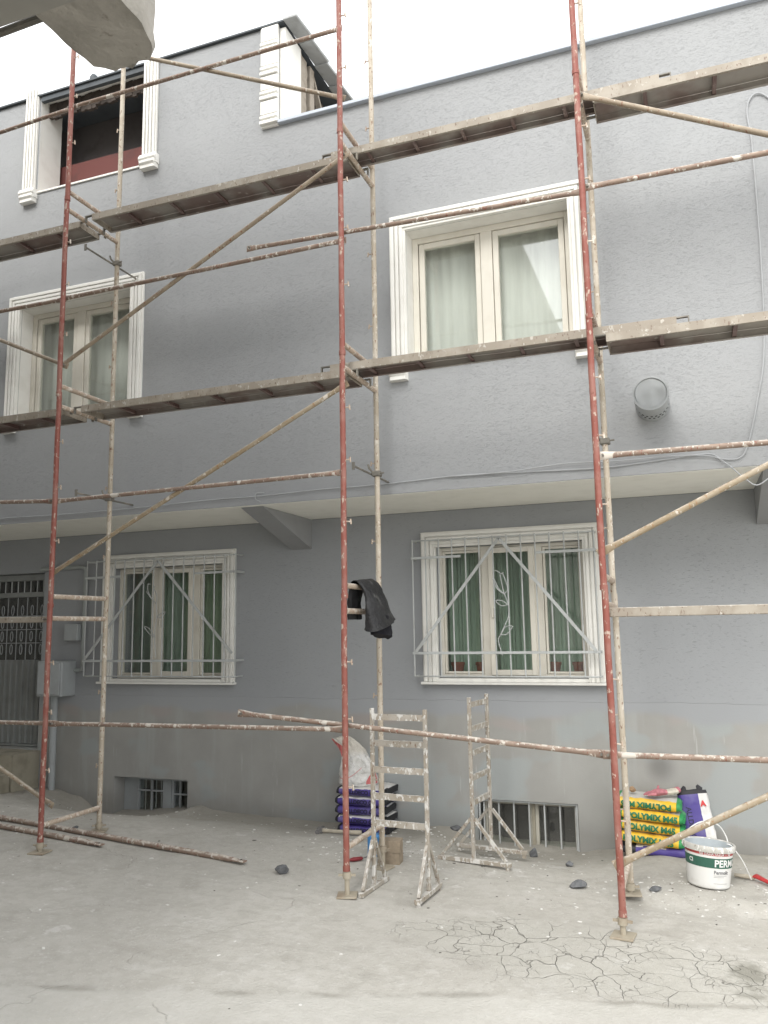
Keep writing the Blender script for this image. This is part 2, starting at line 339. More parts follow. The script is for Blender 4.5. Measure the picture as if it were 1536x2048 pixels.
def text_obj(name, bm, fn, mat, parent, cuts=()):
    for axis, vals in cuts:
        for v in vals:
            co = (v, 0, 0) if axis == 0 else (0, v, 0); no = (1, 0, 0) if axis == 0 else (0, 1, 0)
            bmesh.ops.bisect_plane(bm, geom=bm.verts[:]+bm.edges[:]+bm.faces[:], plane_co=co, plane_no=no)
    for v in bm.verts: v.co = fn(v.co.x, v.co.y)
    me = bpy.data.meshes.new(name); bm.to_mesh(me); bm.free(); me.materials.append(M[mat])
    o = bpy.data.objects.new(name, me); COL.objects.link(o); o.parent = parent; return o
def sm(a, b, x):
    t = max(0.0, min(1.0, (x-a)/(b-a))); return t*t*(3-2*t)
def nz(x, y, z=0.0): return mnoise.noise(Vector((x, y, z)))

YF, YL, YS, YB = 6.05, 7.08, 5.03, 5.68      # upper facade, recessed lower wall, front and back scaffold posts

# ------------------------------------------------------------------ ground
WALLZ = [(-12, .03), (-6.42, .01), (-6.12, -.05), (-5.76, -.20), (-5.5, -.20), (-4.78, -.13), (-4.6, -.064), (-4.43, -.10), (-4.05, -.115),
         (-3.36, -.136), (-2.6, -.13), (-2.1, -.10), (-1.85, -.20), (-1.6, -.225), (-1.0, -.225), (-.8, -.19), (-.5, -.14), (.4, -.16), (6, -.2)]
def wallz(x):
    for (a, za), (b, zb) in zip(WALLZ, WALLZ[1:]):
        if a <= x <= b: return za+(zb-za)*sm(a, b, x)
    return WALLZ[0][1] if x < WALLZ[0][0] else WALLZ[-1][1]
def ground_z(x, y):
    b = -0.075-0.033*(max(-9.0, min(5.0, x))+2.4)
    t = sm(6.05, 7.0, y) if y < 8 else 1.0
    z = b*(1-t)+wallz(x)*t
    hump = sm(-0.62, -0.30, x+0.12*nz(y*3, 1.7))*sm(5.62, 5.80, y+0.10*nz(x*3, 4.1))*(1-sm(6.9, 7.05, y))
    z += 0.052*hump
    if -10 < x < 6 and 1 < y < 7.6:
        z += 0.010*nz(x*1.3, y*1.3, 3.0)+0.0035*nz(x*6, y*6, 1.0)+(0.006*nz(x*14, y*14, 5)+0.012*nz(x*5, y*5, 9))*max(hump*0.8, sm(6.5, 7.0, y))
    return z
xs = [-140, -70, -35, -20, -14, -11]+[-9.5+0.045*i for i in range(int(13.5/0.045)+1)]+[5, 7, 10, 16, 30, 60, 140]
ys = [-140, -70, -35, -16, -8, -4, -2, 0, 1, 1.8]+[2.2+0.045*i for i in range(int(5.2/0.045)+1)]+[8, 10, 14, 22, 40, 80, 180]
mb = MB(); nx = len(xs)
mb.v = [(x, y, ground_z(x, y)) for y in ys for x in xs]
mb.f = [(j*nx+i, j*nx+i+1, (j+1)*nx+i+1, (j+1)*nx+i) for j in range(len(ys)-1) for i in range(nx-1)]; mb.mi = [0]*len(mb.f)
gr = mb.build('ground', 'ground', smooth=True); gr['kind'] = 'structure'

# ------------------------------------------------------------------ the house
house = thing('house', 'grey rendered house with white window surrounds, overhanging upper storey and unfinished attic', 'house')
def wall_holes(name, mat, x0, x1, z0, z1, holes, y0, y1, revmat=None):
    xs_ = sorted({x0, x1, *[h[i] for h in holes for i in (0, 1)]}); zs_ = sorted({z0, z1, *[h[i] for h in holes for i in (2, 3)]})
    inside = lambda x, z: any(h[0] < x < h[1] and h[2] < z < h[3] for h in holes)
    m = MB()
    for i in range(len(xs_)-1):
        for j in range(len(zs_)-1):
            a, b, c_, d = xs_[i], xs_[i+1], zs_[j], zs_[j+1]
            if inside((a+b)/2, (c_+d)/2): continue
            m.add([(a,y0,c_),(b,y0,c_),(b,y0,d),(a,y0,d)], [(0,1,2,3)]); m.add([(a,y1,c_),(b,y1,c_),(b,y1,d),(a,y1,d)], [(3,2,1,0)])
    m.add([(x0,y0,z0),(x0,y1,z0),(x0,y1,z1),(x0,y0,z1)], [(0,1,2,3)]); m.add([(x1,y0,z0),(x1,y1,z0),(x1,y1,z1),(x1,y0,z1)], [(3,2,1,0)])
    m.add([(x0,y0,z0),(x1,y0,z0),(x1,y1,z0),(x0,y1,z0)], [(3,2,1,0)]); m.add([(x0,y0,z1),(x1,y0,z1),(x1,y1,z1),(x0,y1,z1)], [(0,1,2,3)])
    m.cur = 1
    for a, b, c_, d in holes:
        m.add([(a,y0,c_),(a,y1,c_),(a,y1,d),(a,y0,d)], [(0,3,2,1)]); m.add([(b,y0,c_),(b,y1,c_),(b,y1,d),(b,y0,d)], [(0,1,2,3)])
        m.add([(a,y0,c_),(b,y0,c_),(b,y1,c_),(a,y1,c_)], [(0,1,2,3)]); m.add([(a,y0,d),(b,y0,d),(b,y1,d),(a,y1,d)], [(0,3,2,1)])
    me = bpy.data.meshes.new(name); me.from_pydata(m.v, [], m.f)
    me.materials.append(M[mat]); me.materials.append(M[revmat or mat]); me.polygons.foreach_set('material_index', m.mi)
    o = bpy.data.objects.new(name, me); COL.objects.link(o); o.parent = house; return o

UR = (-2.01, -0.682, 3.72, 4.89); UL = (-6.11, -4.768, 3.70, 4.855)
AT = (-5.99, -4.68, 6.11, 7.16)
WX0, WX1 = -15.0, 3.6
wall_holes('upper_wall', 'facade', WX0, WX1, 2.68, 5.60, [UR, UL], YF, YF+0.30, 'reveal_white')
wall_holes('attic_wall', 'facade', WX0, -3.215, 5.60, 7.17, [AT], YF, YF+0.30, 'reveal_white')
MB().box(-3.215, WX1, YF, YF+0.22, 5.60, 6.155).build('parapet', 'facade', house)
MB().box(-3.20, WX1+.03, YF-0.045, YF+0.26, 6.157, 6.19).build('parapet_coping', 'coping', house, bevel=0.004)
LR = (-2.128, -0.822, 1.165, 2.335); LL = (-5.69, -4.36, 1.145, 2.29)
BL = (-5.632, -4.75, -0.32, 0.16); BR = (-1.818, -0.968, -0.30, 0.145)
DO = (-7.62, -6.645, 0.40, 2.29)
wall_holes('lower_wall', 'lower_wall', WX0, WX1, -0.6, 2.672, [LR, LL, BL, BR, DO], YL, YL+0.30, 'lower_wall')
# soffit, floors, back of the house
MB().box(WX0, WX1, YF+0.302, YL+3.5, 2.684, 2.90).build('floor_slab', 'dark_room', house)
MB().box(WX0+.005, WX1-.005, YF+0.012, YL-0.002, 2.674, 2.6795).build('soffit', 'soffit', house)
MB().box(-3.215, WX1, YF+0.302, YL+3.5, 5.45, 5.58).build('terrace_slab', 'raw_concrete', house)
MB().box(WX0, -3.22, YF+0.302, YL+3.5, 5.45, 5.58).build('attic_floor', 'dark_room', house)
MB().box(WX0, WX1, 10.6, 10.8, -0.6, 5.44).build('rear_wall', 'dark_room', house)
for xa in (WX0, WX1-.2):
    for b_ in ((YL+.31, 10.59, -.6, 2.68), (YF+.31, 10.59, 2.91, 5.44)): MB().box(xa, xa+.2, *b_).build('side_wall', 'facade', house)
MB().box(-3.4, -3.2, YL+.31, 10.59, -.6, 2.68).build('partition', 'dark_room', house); MB().box(-3.6, -3.4, YF+.31, 10.59, 2.91, 5.44).build('partition', 'dark_room', house)
# haunched brackets under the overhang
for a, b in ((-3.60, -3.385), (0.55, 0.78)):
    MB().add([(a,YF+.05,2.673),(b,YF+.05,2.673),(b,YL-.001,2.673),(a,YL-.001,2.673),(a,YL-.001,2.385),(b,YL-.001,2.385)],
             [(0,1,2,3),(0,4,5,1),(0,3,4),(1,5,2),(3,2,5,4)]).build('bracket', 'bracket', house)

def moulding(parent, x0, x1, z0, z1, y, w=0.142, foot=True):
    """fluted surround: nested frames of different depth, corbel blocks at the feet"""
    k = w/0.142
    lay = [(0.142, 0.128, .030), (0.128, 0.098, .052), (0.098, 0.088, .034), (0.088, 0.060, .050), (0.060, 0.050, .034), (0.050, 0.022, .050), (0.022, 0.0, .040)]
    m = MB()
    for o, i, d in lay:
        o *= k; i *= k
        m.box(x0-o, x0-i, y-d, y-.001, z0, z1+i); m.box(x1+i, x1+o, y-d, y-.001, z0, z1+i); m.box(x0-o, x1+o, y-d, y-.001, z1+i, z1+o)
    t = m.build('surround', 'trim_white', parent, bevel=0.003)
    return t
def corbel(parent, xa, xb, z, y):
    m = MB()
    pts = [(0, .0), (.062, .0), (.066, -.012), (.078, -.022), (.080, -.045), (.070, -.058), (.062, -.064), (.064, -.095), (0, -.095)]
    ring = lambda x, e: [(x, y-max(.001, p[0]+(e if p[0] > 0 else 0)), z+p[1]) for p in pts]
    m.loft([ring(xa-.014, -.014), ring(xa-.004, 0), ring(xb+.004, 0), ring(xb+.014, -.014)])
    return m.build('corbel', 'trim_white', parent, smooth=True)

def curtain(parent, x0, x1, z0, z1, y, mat, seed, folds=9, amp=0.02):
    n = 90; m = MB(); vv = []
    for j in range(2):
        for i in range(n+1):
            u = i/n; x = x0+(x1-x0)*u
            d = amp*(math.sin(u*folds*6.283+1.3*math.sin(u*9+seed))+0.5*math.sin(u*folds*14.1+seed))
            vv.append((x, y+d*(1.0 if j == 0 else .7), z0 if j == 0 else z1))
    m.add(vv, [(i, i+1, n+2+i, n+1+i) for i in range(n)])
    return m.build('curtain', mat, parent, smooth=True)

def pvc_window(name, hole, y, sashes, cmat, seed, label=None, frame_w=0.05):
    """sashes: list of (x0,x1, opening?)"""
    x0, x1, z0, z1 = hole
    w = bpy.data.objects.new(name, None); COL.objects.link(w); w.parent = house
    if label: w['label'] = label
    m = MB().ring(x0+.001, x1-.001, z0+.001, z1-.001, frame_w, y, y+.07)
    for (a, b) in zip(sashes, sashes[1:]): m.box(a[1], b[0], y+.002, y+.068, z0+frame_w, z1-frame_w)
    m.build('frame', 'pvc', w, bevel=0.003)
    for a, b, op in sashes:
        ya = y-.022 if op else y+.012
        e = 0.004; sw = (.040 if op else .020) if frame_w < .04 else .046
        zz0, zz1 = z0+frame_w+e, z1-frame_w-e
        if op: MB().ring(a-.012, b+.012, zz0-.012, zz1+.012, sw+.008, ya, y-.001).build('sash', 'pvc', w, bevel=0.004)
        else: MB().ring(a+e, b-e, zz0, zz1, sw, ya, y+.06).build('sash', 'pvc', w, bevel=0.004)
        MB().box(a+.02, b-.02, y+.030, y+.036, zz0+.02, zz1-.02).build('pane', 'glass', w)
        if op: MB().box(a+.012, a+.030, ya-.028, ya-.001, (z0+z1)/2-.06, (z0+z1)/2+.03).build('handle', 'pvc', w, bevel=.003)
    return w

# upper windows (two casements each)
ws = 6.27/6.27
for nm, hole, sash, lab, seed in (('window', UR, [(-1.957, -1.418, 0), (-1.322, -0.735, 0)], 'upper window between two scaffold columns, nearly closed pale curtain', 1.0),
                                  ('window', UL, [(-6.055, -5.545, 0), (-5.45, -4.825, 0)], 'upper window behind the left scaffold column', 4.0)):
    w = pvc_window(nm, hole, YF+0.145, sash, 'curtain_pale', seed, lab)
    curtain(w, hole[0]-(.02 if seed < 2 else .06), hole[1]+.05, hole[2]-.02, hole[3]+.12, YF+.325, 'curtain_pale', seed, 7, .009)
    curtain(w, hole[0]-.30, hole[0]+.40, hole[2]-.02, hole[3]+.12, YF+.41, 'curtain_pale', seed+2, 3, .016)
    moulding(w, hole[0], hole[1], hole[2]-.02, hole[3], YF)
    for xa, xb in ((hole[0]-.142, hole[0]-.02), (hole[1]+.02, hole[1]+.142)): corbel(w, xa, xb, hole[2]-.022, YF)
    MB().box(hole[0]+.002, hole[1]-.002, YF-.03, YF+.144, hole[2]-.018, hole[2]-.0005).build('sill', 'trim_white', w, bevel=.003)
# lower windows (three lights, the middle one opens)
k = (YL+.11)/YL
for nm, hole, sash, lab, seed, cm in (('window', LR, [(-2.10, -1.735, 0), (-1.655, -1.270, 1), (-1.185, -0.852, 0)], 'lower barred window on the right with green curtains and flower pots', 2.0, ('curtain_green', 'curtain_green')),
                                      ('window', LL, [(-5.66, -5.265, 0), (-5.16, -4.78, 1), (-4.69, -4.39, 0)], 'lower barred window on the left with green curtains', 5.0, ('curtain_green', 'curtain_greener'))):
    w = pvc_window(nm, hole, YL+0.07, sash, cm[0], seed, lab, .030)
    xs0 = hole[0]-.06 if seed < 3 else hole[0]+.20
    curtain(w, xs0, (hole[0]+hole[1])/2-.04, hole[2]-.02, hole[3]+.06, YL+.36 if seed > 3 else YL+.40, cm[0], seed, 7, .022)
    curtain(w, (hole[0]+hole[1])/2-.05, hole[1]+.03, hole[2]-.02, hole[3]+.06, YL+.38 if seed > 3 else YL+.43, cm[1], seed+1, 7, .022)
    if seed > 3: curtain(w, hole[0]-.5, hole[0]+.4, hole[2]-.02, hole[3]+.2, YL+.62, cm[0], seed+3, 6, .03)
    moulding(w, hole[0], hole[1], hole[2]-.03, hole[3], YL)
    MB().box(hole[0]-.155, hole[1]+.155, YL-.075, YL-.001, hole[2]-.052, hole[2]-.031).box(hole[0]+.002, hole[1]-.002, YL-.05, YL+.109, hole[2]-.030, hole[2]-.0005).build('sill', 'trim_white', w, bevel=.003)

# window grilles
def grille(x0, x1, z0, z1, zh1, zh2, apex, dl, dr, nb, h1spans, scroll, yg, label):
    gq = bpy.data.objects.new('window_grille', None); COL.objects.link(gq); gq.parent = house; gq['label'] = label
    bar = None
    for i in range(nb):
        x = x0+(x1-x0)*i/(nb-1)
        if bar is None: bar = MB().tube([(0, 0, z0), (0, 0, z1+.012)], .0065, 8).build('bar', 'grille_paint', gq, smooth=True, loc=(x, yg, 0))
        else:
            b2 = bar.copy(); COL.objects.link(b2); b2.parent = gq; b2.location = (x, yg, 0)
    for z in (z0, z1): MB().tube([(x0-.004, YL-.01, z), (x0-.004, yg+.012, z), (x0+.006, yg+.002, z), (x1-.006, yg+.002, z), (x1+.004, yg+.012, z), (x1+.004, YL-.01, z)], .0065, 8).build('rail', 'grille_paint', gq, smooth=True)
    MB().box(x0-.012, x1+.012, yg-.016, yg-.0075, zh2-.011, zh2+.011).build('rail', 'grille_paint', gq)
    for a, b in h1spans: MB().box(a, b, yg-.016, yg-.0075, zh1-.011, zh1+.011).build('rail', 'grille_paint', gq)
    for x, z in ((x0-.010, zh1), (x0-.010, zh2), (x1+.010, zh1), (x1+.010, zh2)):
        MB().obox((x, yg-.006, z), (x, YL+.002, z), .008, .022).build('wall_bracket', 'grille_paint', gq)
    for p in (dl, dr): MB().obox((p[0], yg-.021, p[1]), (apex[0], yg-.021, apex[1]), .008, .026, (0, 0, 1)).build('diagonal', 'grille_paint', gq)
    for ln in scroll:
        pts = [Vector((x, yg-.01, z)) for x, z in ln]
        MB().tube(pts, .0042, 6).build('tulip_scroll', 'grille_paint', gq, smooth=True)
    return gq
def px_curve(pts, ox, oy, k_, Yp, sub=4):
    q = [at(ox+x/k_, oy+y/k_, Yp) for x, y in pts]; out = []
    for i in range(len(q)-1):
        p0, p1, p2, p3 = q[max(i-1, 0)], q[i], q[i+1], q[min(i+2, len(q)-1)]
        for j in range(sub):
            t = j/sub; v = 0.5*((2*p1)+(p2-p0)*t+(2*p0-5*p1+4*p2-p3)*t*t+(3*p1-p0-3*p2+p3)*t**3); out.append((v.x, v.z))
    out.append((q[-1].x, q[-1].z)); return out
YG = 6.93
tul = [[(735,1005),(705,900),(720,855),(750,790),(776,725),(778,650),(745,560)], [(745,565),(705,525),(680,470),(658,455)], [(745,565),(690,520),(668,440),(680,395),(725,420),(740,410)],
       [(745,565),(770,530),(755,470),(732,410)], [(745,565),(725,470),(715,425)], [(772,640),(725,648),(685,612),(730,612),(770,640)], [(722,855),(765,850),(805,795),(755,800),(722,855)]]
grille(-2.311, -0.712, 1.188, 2.388, 2.232, 1.39, (-1.513, 2.375), (-2.29, 1.40), (-0.735, 1.40), 14, [(-2.32, -1.86), (-1.20, -0.70)], [px_curve(l, 800, 1030, 3.572, YG) for l in tul], YG, 'pale grey grille with tulip scroll on the right window')
tul2 = [[(735,1060),(725,850),(745,700),(740,575)], [(740,578),(690,520),(650,465)], [(740,578),(725,560),(672,480),(665,400),(690,402)], [(740,578),(745,500),(718,440),(730,415)], [(745,695),(785,700),(825,650),(780,665),(745,695)], [(728,880),(690,860),(630,785),(675,800),(728,880)]]
grille(-5.938, -4.140, 1.175, 2.358, 2.19, 1.33, (-5.037, 2.335), (-5.92, 1.345), (-4.16, 1.40), 16, [(-5.945, -5.50), (-4.60, -4.13)], [px_curve(l, 150, 1080, 4.518, YG) for l in tul2], YG, 'pale grey grille with tulip scroll on the left window')

# basement windows
w = bpy.data.objects.new('basement_window', None); COL.objects.link(w); w.parent = house; w['label'] = 'left basement window half buried by the yard'
MB().ring(-5.47, -5.13, -.30, .135, .022, YL+.16, YL+.19).box(-5.30, -5.285, YL+.165, YL+.185, -.28, .11).box(-5.448, -5.152, YL+.165, YL+.185, .0, .016).build('frame', 'gas_grey', w)
MB().ring(-5.04, -4.752, -.30, .135, .022, YL+.16, YL+.19).box(-4.955, -4.942, YL+.165, YL+.185, -.28, .11).box(-4.86, -4.847, YL+.165, YL+.185, -.28, .11).box(-5.018, -4.774, YL+.162, YL+.182, -.02, -.004).build('frame', 'gas_grey', w)
MB().box(-5.129, -5.041, YL+.15, YL+.29, -.31, .158).build('mullion', 'gas_grey', w)
MB().box(-5.63, -5.471, YL+.17, YL+.29, -.31, .158).build('jamb', 'gas_grey', w)
for x0_, x1_ in ((-5.45, -5.15), (-5.02, -4.77)): MB().box(x0_, x1_, YL+.20, YL+.205, -.29, .115).build('pane', 'glass', w)
for i in range(5): MB().tube([(-5.41+.065*i, YL+.23, -.3), (-5.41+.065*i, YL+.23, .13)], .006, 6).build('bar', 'grille_paint', w, smooth=True)
w = bpy.data.objects.new('basement_window', None); COL.objects.link(w); w.parent = house; w['label'] = 'right basement window with vertical bars and pale wooden frame'
MB().ring(-1.79, -1.37, -.29, .125, .03, YL+.11, YL+.16).build('frame', 'basement_frame', w, bevel=.003)
MB().ring(-1.345, -.985, -.29, .125, .03, YL+.11, YL+.16).build('frame', 'basement_frame', w, bevel=.003)
MB().box(-1.37, -1.345, YL+.10, YL+.17, -.29, .143).build('mullion', 'step_concrete', w)
for x0_, x1_ in ((-1.76, -1.40), (-1.315, -1.015)): MB().box(x0_, x1_, YL+.13, YL+.136, -.26, .09).build('pane', 'glass', w)
b0 = None
for i in range(7):
    x = -1.775+.130*i
    b0 = MB().tube([(0, 0, -.32), (0, 0, .143)], .0075, 8).build('bar', 'grille_paint', w, smooth=True, loc=(x, YL+.05, 0)) if b0 is None else b0
    if i:
        b2 = b0.copy(); COL.objects.link(b2); b2.parent = w; b2.location = (x, YL+.05, 0)
MB().box(-1.80, -.98, YL+.292, YL+.297, -.30, .14).build('dark_backing', 'attic_dark', w)  # dark sheet added behind the panes so the interior stays dark
MB().ring(-1.812, -.974, -.30, .139, .012, YL+.02, YL+.032).build('liner', 'grille_paint', w)

# entrance door and steps
d = bpy.data.objects.new('entrance_door', None); COL.objects.link(d); d.parent = house
YD = YL+.12
MB().ring(-7.615, -6.650, .405, 2.285, .07, YD-.03, YD+.05, 0.02).box(-7.545, -6.72, YD-.025, YD+.045, 2.03, 2.085).build('frame', 'door_panel', d, bevel=.004)
m = MB()
for i in range(10): m.tube([(-7.50+.082*i, YD+.008, .43), (-7.50+.082*i, YD+.008, 1.33)], .03, 10, prof=[(.030, .009)]*2)
m.box(-7.545, -6.72, YD+.008, YD+.03, .43, 1.335); m.build('panel', 'door_panel', d, smooth=True)
MB().box(-7.545, -6.72, YD+.03, YD+.036, 1.34, 2.03).build('pane', 'glass', d)
MB().box(-7.545, -6.72, YD+.03, YD+.036, 2.085, 2.215).build('transom_pane', 'glass', d)
for i in range(9): MB().tube([(-7.50+.092*i, YD, 2.085), (-7.50+.092*i, YD, 2.215)], .0065, 6).build('bar', 'grille_paint', d, smooth=True)
for i in range(6):
    x = -7.48+.14*i
    MB().tube([(x+.07, YD+.005, 1.335), (x+.07, YD+.005, 2.03)], .005, 6).build('bar', 'plastic_grey', d, smooth=True)
    for j in range(4):
        zc = 1.45+.145*j; pts = [(x+.018*math.sin(t*6.283/12)*(1), YD+.005, zc+.055*math.cos(t*6.283/12)) for t in range(13)]
        MB().tube(pts, .0045, 6)  .build('lattice_ring', 'plastic_grey', d, smooth=True)
for z in (1.52, 1.67, 1.82): MB().tube([(-7.545, YD+.005, z), (-6.72, YD+.005, z)], .0045, 6).build('lattice_rail', 'plastic_grey', d, smooth=True)
sp = bpy.data.objects.new('door_step', None); COL.objects.link(sp); sp.parent = house
def lump(mb_, k=.012, s=7): mb_.v = [(x+k*nz(x*s, y*s, z*s), y+k*nz(x*s+9, y*s, z*s), z+k*.6*nz(x*s, y*s+9, z*s)) for x, y, z in mb_.v]; return mb_
def gbox(x0, x1, y0, y1, z0, z1, st=.05):
    m = MB(); nx_, ny_, nz_ = [max(1, int((b-a)/st)) for a, b in ((x0, x1), (y0, y1), (z0, z1))]
    lx = [x0+(x1-x0)*i/nx_ for i in range(nx_+1)]; ly = [y0+(y1-y0)*i/ny_ for i in range(ny_+1)]; lz = [z0+(z1-z0)*i/nz_ for i in range(nz_+1)]
    def grid(A, B, fn, flip):
        vv = [fn(a, b) for b in B for a in A]; n = len(A)
        m.add(vv, [((j*n+i, j*n+i+1, (j+1)*n+i+1, (j+1)*n+i) if not flip else (j*n+i, (j+1)*n+i, (j+1)*n+i+1, j*n+i+1)) for j in range(len(B)-1) for i in range(n-1)])
    grid(lx, ly, lambda a, b: (a, b, z0), True); grid(lx, ly, lambda a, b: (a, b, z1), False)
    grid(lx, lz, lambda a, b: (a, y0, b), False); grid(lx, lz, lambda a, b: (a, y1, b), True)
    grid(ly, lz, lambda a, b: (x0, a, b), True); grid(ly, lz, lambda a, b: (x1, a, b), False)
    return m
lump(gbox(-8.2, -6.60, 6.70, 7.075, -.2, .385)).build('tread', 'step_concrete', sp, smooth=True)
lump(gbox(-8.2, -6.62, 6.38, 6.69, -.2, .20)).build('tread', 'step_concrete', sp, smooth=True)

# attic: pilasters, opening, roof edge
def pilaster(xa, xb, z0, z1, horizontal=False):
    m = MB(); wd = xb-xa
    m.box(xa, xb, YF-.03, YF-.001, z0, z1)
    if not horizontal:
        for i in range(4): m.box(xa+wd*(i*.25+.03), xa+wd*(i*.25+.19), YF-.052, YF-.0301, z0, z1)
    else:
        z = z0+.02
        while z < z1-.06:
            m.box(xa-.004, xb+.004, YF-.060, YF-.0301, z, z+.035); m.box(xa-.004, xb+.004, YF-.056, YF-.0301, z+.055, z+.085)
            m.box(xa, xb, YF-.046, YF-.0301, z+.10, min(z1, z+.235)); z += .245
    return m.build('pilaster', 'trim_white', house, bevel=.004)
pilaster(-6.155, -6.01, 6.09, 7.26); pilaster(-4.675, -4.525, 6.13, 7.19); pilaster(-3.375, -3.205, 6.15, 7.165, True)
for xa, xb, z in ((-6.155, -6.01, 6.088), (-4.675, -4.525, 6.128)):
    corbel(house, xa, xb, z, YF); corbel(house, xa-.01, xb+.01, z+.045, YF)
MB().box(-5.988, -4.682, YF-.015, YF+.298, 6.092, 6.109).build('attic_sill', 'trim_white', house)
MB().box(-6.2, -4.4, YF+.33, YF+.36, 5.6, 6.57).build('attic_panel', 'rust_panel', house)
MB().box(-6.3, -3.3, YF+.55, YF+.60, 5.6, 7.16).build('attic_lining', 'attic_dark', house)
MB().box(-5.985, -4.685, YF-.012, YF+.03, 7.115, 7.168).build('attic_fascia', 'flashing', house)
m = MB()
for i in range(26):
    x = -5.98+.05*i; h = .05+.07*random.random(); m.box(x, x+.049, YF+.10+.02*random.random(), YF+.14, 7.04-h*.6, 7.155)
m.build('broken_lath', 'old_timber_dark', house)
# terrace side of the attic
MB().box(-3.213, -3.15, YF+.02, YF+.34, 5.6, 7.15).build('attic_return', 'reveal_white', house)
lump(gbox(-3.21, -3.165, YF+.345, YF+.50, 5.6, 7.12, .04), .03, 9).build('torn_board', 'old_timber', house)
MB().box(-3.26, -3.16, YF+.56, YF+.66, 5.6, 7.14).build('timber_post', 'old_timber', house, bevel=.006)
MB().box(-3.225, -3.165, YF+1.35, YF+1.42, 5.6, 7.14).box(-3.225, -3.165, YF+2.0, YF+2.07, 5.6, 7.14).build('timber_post', 'old_timber', house)
MB().obox((-3.19, YF+.66, 7.08), (-3.19, YF+1.35, 6.2), .03, .05, (1, 0, 0)).build('timber_brace', 'old_timber', house)
MB().box(-3.40, -3.30, YF+.35, YF+3.2, 5.6, 7.14).build('attic_inner_wall', 'old_timber_dark', house)
rf = MB().box(WX0, -3.15, YF-.03, YF+3.6, 7.173, 7.19).build('roof', 'flashing', house)
for i in range(9):
    y0 = YF-.045+.34*i
    MB().add([(-3.149, y0, 7.17), (-3.00, y0-.01, 7.160), (-2.99, y0+.35, 7.178), (-3.149, y0+.35, 7.19), (-3.149, y0, 7.20), (-3.00, y0-.01, 7.190), (-2.985, y0+.35, 7.208), (-3.149, y0+.35, 7.22)],
             [(0,3,2,1),(4,5,6,7),(0,1,5,4),(1,2,6,5),(2,3,7,6),(3,0,4,7)]).build('roof_tile', 'roof_sheet', rf, bevel=.006)
o = lump(MB().tube([(-5.36, YF+.05, 7.20), (-5.36, YF+.05, 7.25), (-5.35, YF+.05, 7.28), (-5.34, YF+.05, 7.29)], .05, 8, prof=[(.05,.05),(.055,.05),(.035,.03),(.01,.01)]), .01, 30).build('roof_lump', 'flashing', smooth=True)
tag(o, 'small dark lump sitting on the attic roof edge', 'lump')
o = MB().box(0.385, 0.425, YF+.10, YF+.14, 6.185, 7.3).build('mast', 'coping'); tag(o, 'thin bluish post rising from the roof parapet', 'post')

# things fixed to the facade
v = thing('flue_vent', 'round grey flue vent with perforated rim on the upper wall', 'vent', (at(1301, 786, YF-.343).x, YF, at(1301, 786, YF-.343).z))
m = MB(); n = 48; Rv = .118
rows = [0.0, -.050, -.075, -.100, -.125, -.150, -.175, -.250, -.335]
for r_ in range(len(rows)-1):
    ra = Rv; rb_ = Rv
    for i in range(n):
        if r_ in (2, 4) and i % 2 == (0 if r_ == 2 else 1): continue
        a0, a1 = 6.2832*i/n, 6.2832*(i+1)/n
        m.add([(ra*math.cos(a0), rows[r_], ra*math.sin(a0)), (ra*math.cos(a1), rows[r_], ra*math.sin(a1)), (rb_*math.cos(a1), rows[r_+1], rb_*math.sin(a1)), (rb_*math.cos(a0), rows[r_+1], rb_*math.sin(a0))], [(0,1,2,3)])
m.build('perforated_rim', 'plastic_grey', v, smooth=True)
MB().tube([(0, -.001, 0), (0, -.32, 0)], Rv-.014, 32).build('core', 'black_hole', v, smooth=True)
circ = lambda r, y: [(r*math.cos(6.2832*i/40), y, r*math.sin(6.2832*i/40)) for i in range(40)]
dent = lambda r, y: [(r*math.cos(6.2832*i/40), y+.010*nz(14*r*math.cos(6.2832*i/40)+3, 14*r*math.sin(6.2832*i/40)), r*math.sin(6.2832*i/40)) for i in range(40)]
MB().loft([circ(Rv+.002, -.325), circ(Rv+.003, -.343), circ(Rv-.010, -.345), circ(Rv-.012, -.336)]+[dent(q, -.338-.008*(1-q/.1)) for q in (.10, .085, .07, .055, .04, .025, .01, .001)]).build('cap', 'plastic_grey', v, smooth=True)

def smooth_path(pts, sub=6):
    q = [Vector(p) for p in pts]; out = []
    for i in range(len(q)-1):
        p0, p1, p2, p3 = q[max(i-1, 0)], q[i], q[i+1], q[min(i+2, len(q)-1)]
        for j in range(sub):
            t = j/sub; out.append(0.5*((2*p1)+(p2-p0)*t+(2*p0-5*p1+4*p2-p3)*t*t+(3*p1-p0-3*p2+p3)*t**3))
    return out+[q[-1]]
def cable(name, px, r, label, Yc=YF-.012, mat='cable'):
    o = MB().tube(smooth_path([at(x, y, Yc) for x, y in px]), r, 6).build(name, mat, smooth=True); return tag(o, label, 'cable')
cable('wall_cable', [(-150, 1052), (0, 1037), (110, 1030), (250, 1018), (420, 1000), (510, 993), (640, 979), (760, 969), (920, 951), (1050, 944), (1200, 936), (1310, 922), (1412, 908), (1445, 918), (1480, 915), (1497, 885), (1515, 800), (1528, 700), (1522, 520), (1505, 300), (1494, 225), (1503, 193), (1525, 188), (1560, 215)], .0055, 'long grey cable along the overhang, climbing and looping at far right')
cable('wall_cable', [(900, 953), (1010, 944), (1130, 927), (1230, 922), (1350, 912), (1420, 912), (1450, 925), (1490, 957), (1515, 970), (1545, 950), (1570, 930)], .0045, 'second thin grey cable dipping below the overhang edge at right', YF-.030)
tie = smooth_path([at(x, y, YF-.022) for x, y in ((528, 985), (512, 987), (511, 998), (520, 1003))])
tag(MB().tube(tie, .004, 6).build('cable_tie', 'cable', smooth=True), 'loose bent wire tie hanging on the long cable', 'wire')

